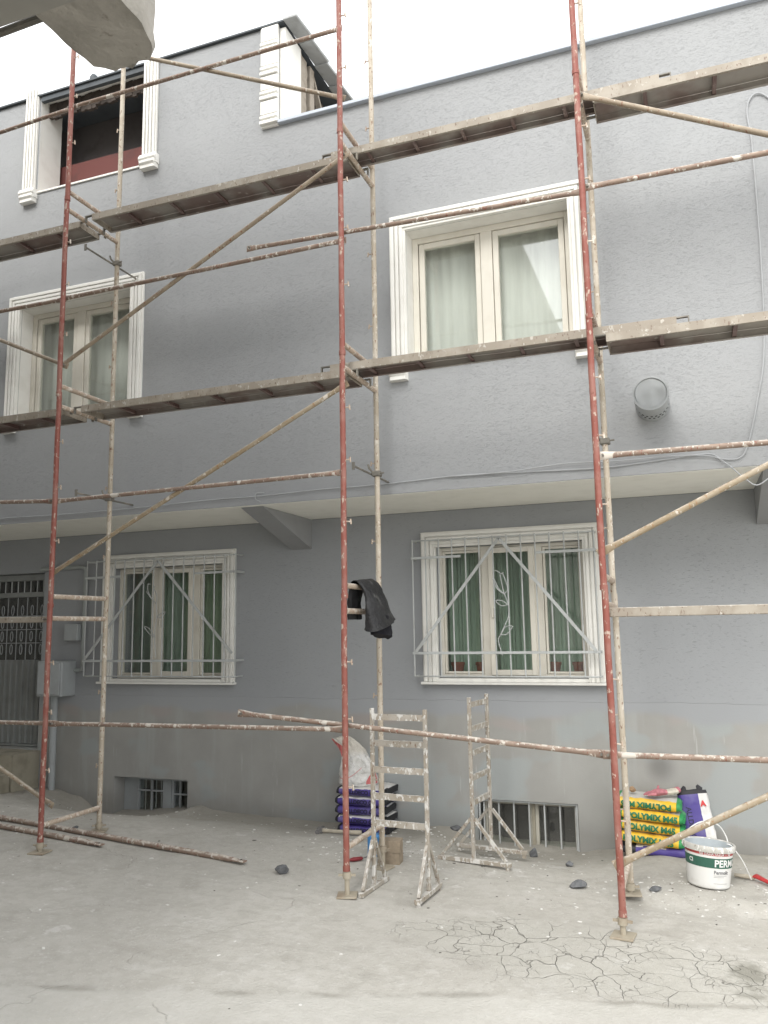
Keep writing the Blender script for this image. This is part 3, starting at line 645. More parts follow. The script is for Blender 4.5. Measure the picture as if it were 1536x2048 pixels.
gb = thing('meter_box', 'pale grey wall box beside the entrance door, on a downpipe', 'box', (-6.325, YL, .965))
MB().box(-.165, .165, -.22, -.001, 0, .365).build('box_body', 'gas_grey', gb, bevel=.01)
MB().box(-.145, .145, -.232, -.2205, .02, .345).build('cover', 'gas_grey', gb, bevel=.006)
o = MB().tube([(-6.375, YL-.07, .96), (-6.375, YL-.07, -.02)], .036, 12).build('downpipe', 'gas_grey', smooth=True); tag(o, 'pale grey vertical pipe below the wall box beside the door', 'pipe')
o = MB().tube([(-6.66, YL-.03, 2.32), (-6.12, YL-.03, 2.325), (-6.07, YL-.03, 2.31), (-6.06, YL-.03, 2.27), (-6.06, YL-.03, 1.27), (-6.07, YL-.03, 1.24), (-6.10, YL-.03, 1.23), (-6.163, YL-.03, 1.23)], .022, 10).build('gas_pipe', 'gas_yellow_grey', smooth=True)
tag(o, 'painted gas pipe turning down between the door and left barred window', 'pipe')
o = MB().box(-6.262, -6.085, YL-.10, YL-.001, 1.54, 1.715).build('junction_box', 'gas_grey', bevel=.006); tag(o, 'small square grey box on the wall left of the left barred window', 'box')

# flower pots standing inside behind the right lower window
for i, (x, lab) in enumerate(((-2.03, 'leftmost brown flower pot behind the right barred window'), (-1.80, 'brown flower pot left of the middle sash in the right barred window'), (-1.15, 'brown flower pot just right of the middle sash, right barred window'), (-.93, 'rightmost brown flower pot behind the right barred window'))):
    z0 = LR[2]+.003
    o = MB().loft([[(x+r*math.cos(6.2832*j/16), YL+.27+r*math.sin(6.2832*j/16), z0+h) for j in range(16)] for r, h in ((.042, 0), (.058, .10), (.064, .10), (.064, .125), (.054, .125), (.05, .10))]).build('flower_pot', 'terracotta', smooth=True)
    tag(o, lab, 'flower pot', 'flower pots on the inner sill')
MB().box(LR[0], LR[1], YL+.19, YL+.36, LR[2]-.03, LR[2]+.002).build('inner_sill', 'pvc', house)

# ------------------------------------------------------------------ neighbouring building over the camera's left shoulder
nb = thing('neighbour_building', 'raw concrete corner of a neighbouring building overhead at top left', 'building', (-5, 0, 0))
off = Vector((5, 0, 0))
def np_(m): m.v = [(x+5, y, z) for x, y, z in m.v]; return m
np_(MB().box(-21, -2.35, -6, 0.6, -.6, 4.39)).build('ground_floor_wall', 'neighbour_wall', nb)
np_(MB().box(-21, -2.30, -6, 2.575, 4.40, 8.2)).build('overhang', 'neighbour_wall', nb)  # bulk mostly out of view; length and height set to shade the left
poly = [(-2.615, 2.0), (-2.615, 2.80), (-2.60, 2.95), (-2.53, 3.015), (-2.41, 3.025), (-2.31, 3.00), (-2.255, 2.965), (-2.195, 2.80), (-2.19, 2.0)]
m = MB(); rings = []
for k_, z in enumerate((4.40, 4.43, 4.50, 4.62, 4.8, 5.1, 5.6)):
    cx, cy = -2.42, 2.4; s_ = (.99, 1, 1, 1, 1, 1, 1)[k_]
    dense = []
    for i in range(len(poly)):
        a, b = Vector(poly[i]), Vector(poly[(i+1) % len(poly)]); nseg = max(1, int((b-a).length/.04))
        dense += [a.lerp(b, t/nseg) for t in range(nseg)]
    rings.append([(cx+(p.x-cx)*s_+(.004+.016*sm(2.86, 2.98, p.y))*nz(p.x*16, p.y*16, z*16), cy+(p.y-cy)*(s_ if p.y > 2.2 else 1)+(.004+.02*sm(2.86, 2.98, p.y))*nz(p.x*16+5, p.y*16, z*16), z+((.004+.03*sm(2.8, 2.98, p.y))*nz(p.x*18, p.y*18, 2.0) if k_ < 3 else 0)) for p in dense])
m.loft(rings); np_(m).build('broken_beam_end', 'raw_concrete', nb, smooth=True)
ea, eb = at(0, 66, 2.70), at(80, 36, 2.70); ed = (ea-eb).normalized()
np_(MB().tube([ea+ed*4.5, eb-ed*.10], .019, 8)).build('edge_pipe', 'tie_metal', nb, smooth=True)

# ------------------------------------------------------------------ scaffold
COLX = {'L': -4.655, 'M': -2.165, 'R': -0.470, 'A': -7.145, 'Z': 2.030}
COLW = {'L': 'left', 'M': 'middle', 'R': 'right', 'A': 'outermost left', 'Z': 'outermost right'}
BASEZ = {'L': .075, 'M': .075, 'R': -.03, 'A': .17, 'Z': -.10}; RUNGZ = {'L': .19, 'M': .215, 'R': .115, 'A': .28, 'Z': .02}
JZ = [0.13, 1.815, 3.515, 5.205, 6.905]
LEV = ['bottom', 'second', 'third', 'topmost']
R_ = .0205
def make_frame(h, first, rz=.0):
    fr = thing('scaffold', 'x', 'scaffold', group='stacked scaffold frames')
    wob = lambda y, sd: [(0, y, 0)]+[(.0030*nz(k_*1.7, sd), y+.0030*nz(k_*1.7, sd+5), h*k_/10) for k_ in range(1, 10)]+[(0, y, h)]      # knocked about
    MB().tube(wob(0, h), R_, 14).build('front_post', 'post_red', fr, smooth=True)
    MB().tube(wob(.65, h+2), R_, 14).build('back_post', 'post_cream', fr, smooth=True)
    for z in ((rz if first else .085), h-.085):
        MB().tube([(0, .018, z), (0, .632, z)], .0195, 12, prof=[(.0195, .0195)]*2).build('rung', 'rung_cream', fr, smooth=True)
    for z in (.0,): MB().tube([(0, 0, z-.001), (0, 0, z+.03)], R_+.0035, 14).build('joint_sleeve', 'post_red', fr, smooth=True)
    for y, z, s in ((0, .52, 1), (0, .95, 1), (0, 1.32, 1), (.65, .45, -1), (.65, 1.05, -1)):
        pg = MB().tube([(0, y+.004, z), (s*.050, y+.004, z-.004)], .005, 6)
        pg.tube([(s*.048, y+.004, z+.014), (s*.052, y+.004, z-.022)], .006, 6); pg.build('wedge_pin', 'rung_cream', fr, smooth=True)
    return fr
fB = make_frame(1.70, False); fC = make_frame(2.10, False); usedB = usedC = False
for cn_ in ('L', 'M', 'R', 'A', 'Z'):
    for lv in range(4):
        if lv == 0: f = make_frame(JZ[1]-BASEZ[cn_], True, RUNGZ[cn_]-BASEZ[cn_])
        elif lv == 3: f = fC if not usedC else copy_tree(fC); usedC = True
        else: f = fB if not usedB else copy_tree(fB); usedB = True
        f.location = (COLX[cn_]+random.uniform(-.004, .004), YS, JZ[lv] if lv else BASEZ[cn_])
        f['label'] = 'red and cream steel scaffold frame, %s of the %s column' % (LEV[lv], COLW[cn_])
# the bottom frames stand at their own heights on jacks
for cn_ in ('L', 'M', 'R', 'A', 'Z'):
    for nm, yy in (('front', YS), ('back', YB)):
        x = COLX[cn_]; zg = ground_z(x, yy)
        for dx_ in (-.07, .07):
            for dy_ in (-.07, .07): zg = max(zg, ground_z(x+dx_, yy+dy_))
        zg -= .002
        j = thing('base_jack', 'screw jack with square plate under the %s post of the %s scaffold column' % (nm, COLW[cn_]), 'scaffold foot', (x, yy, zg), random.uniform(-.5, .5), 'scaffold base jacks')
        s_ = .064
        MB().box(-s_, s_, -s_, s_, 0, .012).build('plate', 'jack_metal', j, bevel=.002)
        MB().tube([(0, 0, .012), (0, 0, BASEZ[cn_]-zg+.02)], .0165, 12).build('stem', 'jack_metal', j, smooth=True)
        zt = BASEZ[cn_]-zg
        m = MB().tube([(0, 0, zt-.045), (0, 0, zt-.005)], .028, 10); m.obox((-.055, 0, zt-.025), (.055, 0, zt-.025), .014, .014); m.build('collar_nut', 'jack_metal', j, smooth=True)
        if nm == 'front' and False: pass

def bar_tube(name, p, q, r, mat, label, cat='scaffold tube', flat=True, group=None):
    """tube with hammered-flat ends that hang on the posts' pins"""
    p, q = Vector(p), Vector(q); d = (q-p); L = d.length; d.normalize()
    base = thing(name, label, cat, p, 0, group)
    ts = [0, .045, .10, .16] if flat else [0]
    path = [d*t for t in ts]+[d*(L*k_) for k_ in (.3, .5, .7)]+[d*(L-t) for t in reversed(ts)]
    pr = ([(.005, r*1.55), (.006, r*1.45), (r*.75, r*1.12), (r, r)] if flat else [(r, r)])
    prof = pr+[(r, r)]*3+list(reversed(pr))
    m = MB(); m.tube(path, r, 12, prof=prof); m.build('tube', mat, base, smooth=True)
    for e in (d*.03, d*(L-.03)):
        MB().tube([e+Vector((0, -.03, 0)), e+Vector((0, .024, 0))], .0075, 8).build('pin', 'tie_metal', base, smooth=True)
    return base
YT = YS+.040
def L_(a, b, r, mat, label, name='scaffold_ledger', Ya=YT, Yb=YT, group='scaffold ledgers'):
    p, q = at(*a, Ya), at(*b, Yb)              # tubes that leave the view run on to the next column
    if b[0] > 1600: q = p+(q-p)*((COLX['Z']+.03-p.x)/(q.x-p.x))
    if a[0] < -250: p = q+(p-q)*((COLX['A']-.03-q.x)/(p.x-q.x))
    return bar_tube(name, p, q, r, mat, label, group=group)
L_((-420, 1436), (112, 1447), .0165, 'ledger', 'low horizontal tube running out of frame left of the left column')
L_((100, 1447), (694, 1459), .0165, 'ledger', 'low horizontal tube between left and middle columns')
L_((476, 1426), (1214, 1509), .0170, 'ledger', 'low slanting tube whose free end overshoots the middle post', Ya=YT+.03, Yb=YT+.03)
L_((1206, 1509), (1760, 1528), .0175, 'ledger', 'low horizontal tube leaving the right column to the right edge')
L_((-420, 1013), (112, 1002), .0165, 'ledger', 'tube below the lower deck, out of frame left of the left column')
L_((106, 1003), (692, 944), .0165, 'ledger', 'rusty tube below the lower deck between left and middle columns')
L_((1196, 912), (1760, 867), .0175, 'ledger', 'tube below the lower deck running right of the right column')
L_((-420, 702), (132, 598), .0165, 'ledger', 'guard tube above the lower deck, left of the left column')
L_((124, 598), (692, 480), .0165, 'ledger', 'guard tube above the lower deck between left and middle columns')
L_((494, 498), (1172, 382), .0165, 'ledger', 'guard tube with free end overshooting left of the middle post', Ya=YT+.03, Yb=YT+.03)
L_((1166, 376), (1760, 262), .0175, 'ledger', 'guard tube above the lower deck, right of the right column')
L_((-300, 366), (146, 216), .0165, 'ledger', 'upper guard tube over the attic, out of frame left')
L_((138, 216), (684, 56), .0165, 'ledger', 'upper guard tube crossing the attic pilaster to the middle column')
gbr = 'diagonal braces'
L_((102, 1148), (696, 766), .0165, 'brace_ochre', 'diagonal brace below the lower deck between left and middle columns', 'scaffold_brace', YT+.02, YT+.02, gbr)
L_((122, 732), (696, 306), .0165, 'brace', 'diagonal brace between lower and upper decks, left to middle column', 'scaffold_brace', YT+.02, YT+.02, gbr)
L_((-420, 516), (136, 733), .0165, 'brace', 'diagonal brace descending from the left edge to the left post', 'scaffold_brace', YT+.02, YT+.02, gbr)
L_((-420, 1235), (106, 1612), .0165, 'brace', 'lowest diagonal brace descending to the foot of the left post', 'scaffold_brace', YT+.02, YT+.02, gbr)
L_((150, 86), (690, 197), .0165, 'brace', 'top diagonal brace running behind the concrete corner to the middle post', 'scaffold_brace', YT+.02, YT+.02, gbr)
L_((1196, 1108), (1790, 796), .0185, 'brace_ochre', 'ochre-stained diagonal brace rising right below the overhang', 'scaffold_brace', YT+.02, YT+.02, gbr)
L_((1228, 1732), (1790, 1478), .0190, 'brace_ochre', 'splattered diagonal brace rising right in front of the yellow sacks', 'scaffold_brace', YT+.02, YT+.02, gbr)
L_((1156, 190), (1790, 322), .0180, 'brace', 'diagonal brace falling right from the upper deck of the right column', 'scaffold_brace', YT+.02, YT+.02, gbr)
for a, b, mat_, lab in (((-420, 1246), (99, 1239), 'plank_edge', 'flat beige bar at rung height left of the left column'), ((1212, 1225), (1760, 1213), 'plank_edge', 'wide flat bar at rung height right of the right column')):
    p, q = at(*a, YT+.02), at(*b, YT+.02)
    if b[0] > 1600: q = p+(q-p)*((COLX['Z']+.02-p.x)/(q.x-p.x))
    else: p = q+(p-q)*((COLX['A']-.02-q.x)/(p.x-q.x))
    t = thing('scaffold_rail', lab, 'scaffold rail', p)
    MB().obox((0, 0, 0), q-p, .03, .047 if a[0] < 0 else .056).build('bar', mat_, t, bevel=.004)
    for e in (.02, (q-p).length-.02): MB().tube([(q-p).normalized()*e+Vector((0, -.045, 0)), (q-p).normalized()*e+Vector((0, .02, 0))], .008, 8).build('pin', 'tie_metal', t, smooth=True)
# decks
def deck(x0, x1, y0, y1, ztop, label, tilt=0.0, hooks=(True, True), nrib=5):
    t = thing('scaffold_plank', label, 'plank', ((x0+x1)/2, (y0+y1)/2, ztop), 0, 'steel scaffold planks')
    t.rotation_euler = (0, tilt, 0); hx, hy = (x1-x0)/2, (y1-y0)/2; h = .056
    m = MB(); n = 14
    def gb(a, b, c_, d, e, f): m.box(a, b, c_, d, e, f)
    gb(-hx, hx, -hy, -hy+.005, -h, 0)
    gb(-hx, -hx+.005, -hy+.005, hy-.005, -h, 0); gb(hx-.005, hx, -hy+.005, hy-.005, -h, 0)
    gb(-hx, hx, -hy+.005, -hy+.022, -h, -h+.004)
    m.build('edge_channel', 'plank_edge', t)
    MB().box(-hx+.001, hx-.001, hy-.005, hy, -h, -.0005).box(-hx+.001, hx-.001, hy-.022, hy-.0051, -h, -h+.004).build('rear_channel', 'plank_under', t)
    m = MB(); nn = 40
    vv = []
    for j in range(5):
        for i in range(nn+1):
            u = -hx+.006+(2*hx-.012)*i/nn; w_ = -hy+.006+(2*hy-.012)*j/4; vv.append((u, w_, -.004+.0025*nz(u*8+x0, w_*9, ztop)))
    m.add(vv, [(j*(nn+1)+i, j*(nn+1)+i+1, (j+1)*(nn+1)+i+1, (j+1)*(nn+1)+i) for j in range(4) for i in range(nn)])
    m.build('deck_sheet', 'plank_under', t, smooth=True)
    for i in range(nrib):
        x = -hx+2*hx*(i+.75)/(nrib+.5)
        MB().box(x-.003, x+.003, -hy+.006, hy-.006, -.040, -.008).box(x-.003, x+.022, -hy+.006, hy-.006, -.044, -.0405).build('rib', 'plank_rib', t)
    for s_, on in ((-1, hooks[0]), (1, hooks[1])):
        if not on: continue
        for yy in (-hy+.014, hy-.014):
            MB().box(min(s_*hx, s_*(hx+.075)), max(s_*hx, s_*(hx+.075)), yy-.012, yy+.012, -.012, -.004).box(min(s_*(hx+.067), s_*(hx+.075)), max(s_*(hx+.067), s_*(hx+.075)), yy-.012, yy+.012, -.060, -.0121).build('hook', 'tie_metal', t)
    return t
for zr, lw in ((JZ[2]-.115, 'lower'), (JZ[3]-.105, 'upper')):
    y0, y1 = (5.17, 5.455) if lw == 'lower' else (5.215, 5.47)
    zt = zr+.020+.0385
    deck(-7.065, -4.735, y0+(.0 if lw == 'lower' else .06), y1+(.0 if lw == 'lower' else .06), zt, 'steel plank of the %s deck left of the left column' % lw, 0)
    deck(-4.555, -2.185, y0, y1, zt, 'steel plank of the %s deck between left and middle columns' % lw, 0, nrib=5)
    deck(-2.335, 0.045, y0+.03, y1-.03, zt+.0585, 'steel plank of the %s deck lapped over its neighbours, middle to right column' % lw, 0.0, nrib=6)
    deck(-0.385, 2.0, y0, y1, zt, 'steel plank of the %s deck running right of the right column' % lw, 0, nrib=5)

# wall ties on the back posts
def wall_tie(cn_, z, label, rod=True, dz=0.0):
    x = COLX[cn_]; t = thing('wall_tie', label, 'scaffold clamp', (x, YB, z), 0, 'clamps on the back posts')
    m = MB().box(-.034, .034, -.030, .030, -.022, .022); m.build('coupler', 'tie_metal', t, bevel=.007)
    MB().tube([(.03, -.02, 0), (.065, -.022, .002)], .007, 6).tube([(-.03, .0, .01), (-.055, -.02, .045), (-.06, -.03, .075)], .008, 6).build('wedge', 'tie_metal', t, smooth=True)
    if rod:
        MB().tube([(-.042, -.36, .0), (-.042, .40, 0)], .0085, 8).build('rod', 'tie_metal', t, smooth=True)
        MB().box(-.052, -.032, -.372, -.360, -.028, .028).build('rod_head', 'tie_metal', t)
wall_tie('L', at(238, 527, YB).z, 'clamp with rod on the left back post, above the lower deck')
wall_tie('L', at(228, 997, YB).z, 'clamp with rod on the left back post, below the lower deck')
wall_tie('M', at(765, 947, YB).z, 'clamp with rod on the middle back post below the lower deck')
wall_tie('R', at(1222, 882, YB).z, 'clamp with lever on the right back post below the flue vent', False)

# ------------------------------------------------------------------ trestles
def trestle(label, loc, rz, gap, foot, H, nr, z0):
    """gap: distance between the two posts along local x; feet run along local y"""
    t = thing('trestle', label, 'trestle', loc, rz, 'plaster-splattered trestles')
    for s_ in (-1, 1):
        x = s_*gap/2
        MB().box(x-.013, x+.013, -.013, .013, .036, H).build('post', 'trestle_steel', t, bevel=.003)
        m = MB().box(x-.017, x+.017, -foot/2, foot/2, .006, .036); m.build('foot_beam', 'trestle_steel', t, bevel=.003)
        for e in (-1, 1):
            MB().obox((x, e*.016, .315), (x, e*(foot/2-.035), .040), .022, .020, (1, 0, 0)).build('strut', 'trestle_steel', t)
            MB().box(x-.012, x+.012, e*(foot/2-.025)-.012, e*(foot/2-.025)+.012, -.02, .0055).build('stub_foot', 'trestle_steel', t)
    for i in range(nr):
        z = H-.055-(H-.48)*i/(nr-1)
        m = lump(gbox(-gap/2+.013, gap/2-.013, -.008, .008, z-.021, z+.019, .012), .004, 40); m.build('rung', 'trestle_steel', t, smooth=True)
    return t
zz = ground_z(-1.87, 5.2)
trestle('splattered steel trestle standing right beside the middle scaffold post', (-1.868, 5.225, zz+.004), -.07, .385, .41, 1.165, 5, zz)
zz = ground_z(-1.55, 6.2)
trestle('splattered steel trestle standing in front of the right basement window', (-1.565, 6.205, zz+.016), math.pi/2-.13, .365, .57, 1.185, 5, zz)

# ------------------------------------------------------------------ sacks
dusty('sack_yellow', (0.68, 0.43, 0.035), (0.66, 0.53, 0.25), 0.4, 0.55); dusty('sack_green', (0.035, 0.26, 0.085), (0.25, 0.38, 0.27), 0.4, 0.55)
dusty('sack_purple', (0.075, 0.055, 0.235), (0.22, 0.205, 0.30), 0.4, 0.55); simple('sack_white', (0.60, 0.59, 0.57), .6, .10, 14, .1)
simple('sack_black', (0.025, 0.025, 0.028), .55, .2, 14); simple('sack_dusty', (0.46, 0.45, 0.42), .8, .1, 9)
simple('print_green', (0.02, 0.15, 0.07), .5); simple('print_dark', (0.022, 0.02, 0.05), .5); simple('print_red', (0.50, 0.05, 0.05), .5)
simple('print_white', (0.68, 0.68, 0.66), .5)
def sack(name, label, loc, rz, L, D, H, mats, pick, text=None, tmat=None, tsize=.05, flip=False, seed=0, tilt=0.0, group=None, text_x=0.0, bold=.0):
    s = thing(name, label, 'sack', loc, rz, group); s.rotation_euler = (0, tilt, rz)
    N, Mr = 28, 28; e = 2.0/3.2
    def half(u): return (D/2*(1-.04*abs(u)**6), H/2*(1-.30*abs(u)**9))
    def surf(u, a):
        d_, h_ = half(u); ca, sa = math.cos(a), math.sin(a)
        y = d_*math.copysign(abs(ca)**e, ca); z = h_*math.copysign(abs(sa)**e, sa)
        k_ = .007*nz(u*4+seed, y*14, z*14+seed)+.005*nz(u*13+seed, y*22, z*44)+.004*abs(nz(u*26+seed+z*30, y*6, 3.3))*(abs(u)**2)
        return (L/2*u, y*(1+k_/D*2), z+H/2+k_)
    m = MB(); us = [-1+2*i/N for i in range(N+1)]
    us = [math.copysign(abs(u)**.8, u) for u in us]
    vv = [surf(u, 2*math.pi*k_/Mr) for u in us for k_ in range(Mr)]; m.v = vv
    for i in range(N):
        for k_ in range(Mr):
            f_ = (i*Mr+k_, i*Mr+(k_+1) % Mr, (i+1)*Mr+(k_+1) % Mr, (i+1)*Mr+k_); m.f.append(f_)
            cx = sum(vv[q][0] for q in f_)/4; cy = sum(vv[q][1] for q in f_)/4; cz = sum(vv[q][2] for q in f_)/4
            m.mi.append(pick(cx/(L/2), cy/(D/2), cz/H))
    m.f.append(tuple(range(Mr))); m.mi.append(pick(-1.0, 0, .5)); m.f.append(tuple(N*Mr+k_ for k_ in range(Mr))); m.mi.append(pick(1.0, 0, .5))
    m.build('sack_body', mats, s, smooth=True)
    # folded sealed flaps at the ends
    for sg in (-1, 1):
        mi = mats[pick(sg*1.0, 0, .5)]
        lump(gbox(sg*L/2-.006, sg*L/2+.010, -D/2*.72, D/2*.72, H*.22, H*.80, .03), .004, 30).build('end_flap', mi, s, smooth=True)
    if text:
        bm = text_mesh(text, tsize, bold=bold)
        def fn(tx, ty):
            if flip: tx, ty = -tx, -ty
            x = tx+text_x; u = max(-.97, min(.97, x/(L/2))); d_, h_ = half(u)
            zt = max(-.93, min(.93, ty/h_)); y = d_*(1-abs(zt)**3.2)**(1/3.2)
            return Vector((x, -y-.0075, H/2+ty))
        text_obj('print', bm, fn, tmat, s, cuts=[(1, [-.018, -.009, 0, .009, .018])])
    return s
GY = 'sacks stacked by the right wall'
ymat = ['sack_yellow', 'sack_green', 'sack_dusty']
ypick = lambda u, v_, w_: 1 if abs(u) > .86 else (2 if w_ > .80 and v_ > -.75 else 0)
zb = ground_z(-.38, 6.78)
zc = zb
pm = ['sack_purple', 'sack_white', 'sack_black']
ppick = lambda u, v_, w_: 2 if u < -.86 else (1 if (w_ > .80 and v_ > -.95) or u > .93 else 0)
ppick2 = lambda u, v_, w_: 2 if u < -.55 or u > .9 else (1 if (w_ > .62 and v_ > -.9 and u < .4) else 0)
sack('cement_sack', 'purple and black sack squashed beneath the yellow sacks', (-.345, 6.79, zc-.004), -.04, .50, .36, .085, pm, ppick2, seed=11, tilt=.02, group=GY)
zc += .074
ylabs = ['lowest of the four yellow and green sacks', 'second yellow and green sack from the bottom', 'third yellow and green sack from the bottom', 'top yellow and green sack, its lettering upside down']
for i in range(4):
    sack('cement_sack', ylabs[i], (-.385+(.0, .008, .018, -.004)[i], 6.775+(.0, .006, -.004, .01)[i], zc), -.055+(.0, .03, -.02, .02)[i], .462, .35, (.094, .086, .088, .088)[i], ymat, ypick, 'POLYMIX M45', 'print_green', .058, flip=(i == 3), seed=i*3.1, tilt=.075-.008*i, group=GY, text_x=(-.01, -.005, .015, -.01)[i], bold=.0030)
    zc += (.089, .082, .083, .088)[i]
YTOP = zc
# purple sack leaning on the wall
ls = sack('cement_sack', 'purple and white sack standing on end against the wall', (0, 0, 0), 0, .44, .22, .095, pm, lambda u, v_, w_: 2 if u > .90 else (1 if v_ < -.25 else 0), seed=21, group=GY)
ls.location = (-.045, 6.84, ground_z(-.03, 6.8)+.215)
Rm = Matrix.Rotation(math.radians(-8), 4, 'Y') @ Matrix.Rotation(math.radians(-14), 4, 'X') @ Matrix(((0, -1, 0, 0), (0, 0, -1, 0), (1, 0, 0, 0), (0, 0, 0, 1)))
ls.rotation_euler = Rm.to_euler()
bm = text_mesh('ALLDECO', .052, bold=.001)
text_obj('print', bm, lambda tx, ty: Vector((-.01-tx, .045-ty, .0985)), 'print_dark', ls)
bm = text_mesh('A', .05, bold=.004)
text_obj('print', bm, lambda tx, ty: Vector((.12+ty, -.066-tx, .0985)), 'print_red', ls)
m = MB()
for k_ in (-1, 1): m.tube([(.205, k_*.05, .05), (.235, k_*.06, .045), (.258, k_*.045, .05)], .016, 7, prof=[(.02, .008), (.024, .006), (.010, .004)])
m.build('torn_corner', 'sack_black', ls, smooth=True)
# purple stack
GP = 'purple sacks stacked at the wall'
zc = ground_z(-2.75, 6.85)-.005
plabs = ['lowest purple sack of the stack behind the middle post', 'second purple sack from the bottom of the stack', 'third purple sack, middle of the stack', 'fourth purple sack from the bottom of the stack', 'top purple sack carrying the white open bag']
for i in range(5):
    wide = (.64, .74, .60, .70, .72)[i]
    pk = (lambda wd: (lambda u, v_, w_: 2 if abs(u) > .88 and v_ < .0 and u < 0 else ((2 if w_ < .62 or v_ < -.2 else 1) if u > .92 else (1 if (w_ > wd and (v_ > -.97 or i in (1, 3, 4))) else 0))))(.97 if i in (0, 2) else .80)
    sack('cement_sack', plabs[i], (-2.755+(.012, .0, -.012, -.006, .004)[i], 6.855+(.0, -.006, .008, .0, .01)[i], zc), (.02, -.03, .015, -.01, -.02)[i], .445, .36, .0835, pm, pk, 'ALLDECO GZ', 'print_dark', .046, seed=i*2.3+1, group=GP, text_x=.02, bold=.0024)
    zc += .0775
PTOP = zc+.004
# half empty white bag on top
wb = thing('open_bag', 'crumpled white bag with red print slumped on the purple sacks', 'bag', (-2.83, 6.84, PTOP))
secs = [(0, 0, .165, .125), (.0, .012, .178, .135), (.0, .06, .180, .135), (-.005, .13, .160, .120), (-.012, .19, .135, .105), (-.03, .24, .118, .090), (-.055, .285, .110, .072), (-.09, .325, .100, .056), (-.125, .355, .092, .045), (-.165, .382, .075, .036), (-.20, .395, .050, .022)]
rings = []
for i in range(41):
    t = i/40*(len(secs)-1); a = min(int(t), len(secs)-2); f_ = t-a
    cx, cz, hx, hy = [secs[a][q]+(secs[a+1][q]-secs[a][q])*f_ for q in range(4)]
    lean = sm(.18, .40, cz)
    R2 = []
    for k_ in range(48):
        an = 6.2832*k_/48; wr = 1+(.09+.26*lean)*nz(math.cos(an)*2.6, math.sin(an)*2.6, cz*10)+.09*nz(math.cos(an)*5, math.sin(an)*5, cz*26)-.10*abs(nz(math.cos(an)*4+3, math.sin(an)*4, cz*7))*sm(.03, .12, cz)
        R2.append((cx+hx*math.cos(an)*wr+.01*lean, hy*math.sin(an)*wr, cz+lean*.12*math.cos(an)*hx*2+.012*nz(an*2, cz*14)))
    rings.append(R2)
m = MB(); m.loft(rings)
simple('bag_mouth', (0.56, 0.53, 0.47), .7, .15, 12)
g = G('bag_printed', .6, .3); tc = g.nt.nodes.new('ShaderNodeTexCoord'); P = g.xyz(tc.outputs['Object']); bx_, by_, bz_ = P
xa = g.math('ADD', bx_, .10)
curve = g.math('ABSOLUTE', g.math('SUBTRACT', bz_, g.math('MULTIPLY_ADD', g.math('MULTIPLY', xa, xa), 3.2, .062)))
f1 = g.math('MULTIPLY', g.ramp(curve, .003, .006, .7, 0), g.ramp(bx_, .07, .075, 1, 0))
f2 = g.math('MULTIPLY', g.ramp(bx_, .112, .116), g.math('MULTIPLY', g.ramp(bz_, .018, .021), g.ramp(g.math('SUBTRACT', bz_, g.math('MULTIPLY', g.math('ADD', bx_, -.10), 1.8)), .018, .022, 1, 0)))
f3 = g.math('MULTIPLY', g.ramp(bx_, -.093, -.088, 1, 0), g.math('MULTIPLY', g.ramp(bz_, .235, .24), g.ramp(g.math('MULTIPLY_ADD', bx_, .5, bz_), .262, .266, 1, 0)))
ff = g.math('MULTIPLY', g.math('MAXIMUM', g.math('MAXIMUM', f1, f2), f3), g.ramp(by_, .0, .02, 1, 0))
base = g.mix(g.ramp(g.noise(12, 4), .35, .65), (.53, .52, .49), (.64, .63, .61))
base = g.mix(g.math('MULTIPLY', g.ramp(bz_, .24, .30), .7), base, (.50, .46, .39))
g.color(g.mix(g.math('MULTIPLY', ff, .85), base, (.50, .07, .07))); g.bump(g.noise(16, 6, dist=1.2), .9, .03); M['bag_printed'] = g.m
m.build('bag_body', 'bag_printed', wb, smooth=True)

# gloves and crumb on the yellow sacks
simple('glove_pink', (0.40, 0.155, 0.175), .8, .25, 30); simple('glove_cuff', (0.52, 0.48, 0.40), .85, .15, 30)
gl = thing('work_glove', 'crumpled pink work glove lying on the top yellow sack', 'glove', (-.285, 6.70, YTOP+.012), .35)
m = MB()
m.tube([(-.09, 0, .018), (-.05, .0, .026), (.0, .01, .028), (.04, .02, .024)], .03, 10, prof=[(.012, .016), (.036, .026), (.034, .024), (.026, .020)])
for k_, (dx_, dy_, l_) in enumerate(((-.075, -.03, .045), (-.085, -.008, .055), (-.08, .014, .05), (-.065, .034, .04))): m.tube([(dx_+.02, dy_, .02), (dx_-l_*.6, dy_*1.2, .022), (dx_-l_, dy_*1.1, .012)], .009, 7, prof=[(.011, .011), (.010, .010), (.006, .006)])
m.tube([(-.02, .03, .03), (-.01, .055, .045), (-.005, .062, .066)], .009, 7, prof=[(.012, .012), (.010, .010), (.007, .007)])
lump(m, .006, 40); m.build('palm', 'glove_pink', gl, smooth=True)
lump(MB().tube([(.035, .018, .024), (.075, .03, .022), (.12, .045, .03)], .028, 10, prof=[(.028, .020), (.034, .022), (.040, .024)]), .006, 40).build('cuff', 'glove_cuff', gl, smooth=True)
lump(MB().tube([(.118, .044, .03), (.145, .052, .036)], .03, 10, prof=[(.041, .026), (.030, .022)]), .006, 40).build('cuff_hem', 'glove_pink', gl, smooth=True)
simple('crumb', (0.30, 0.20, 0.12), .9, .2, 30)
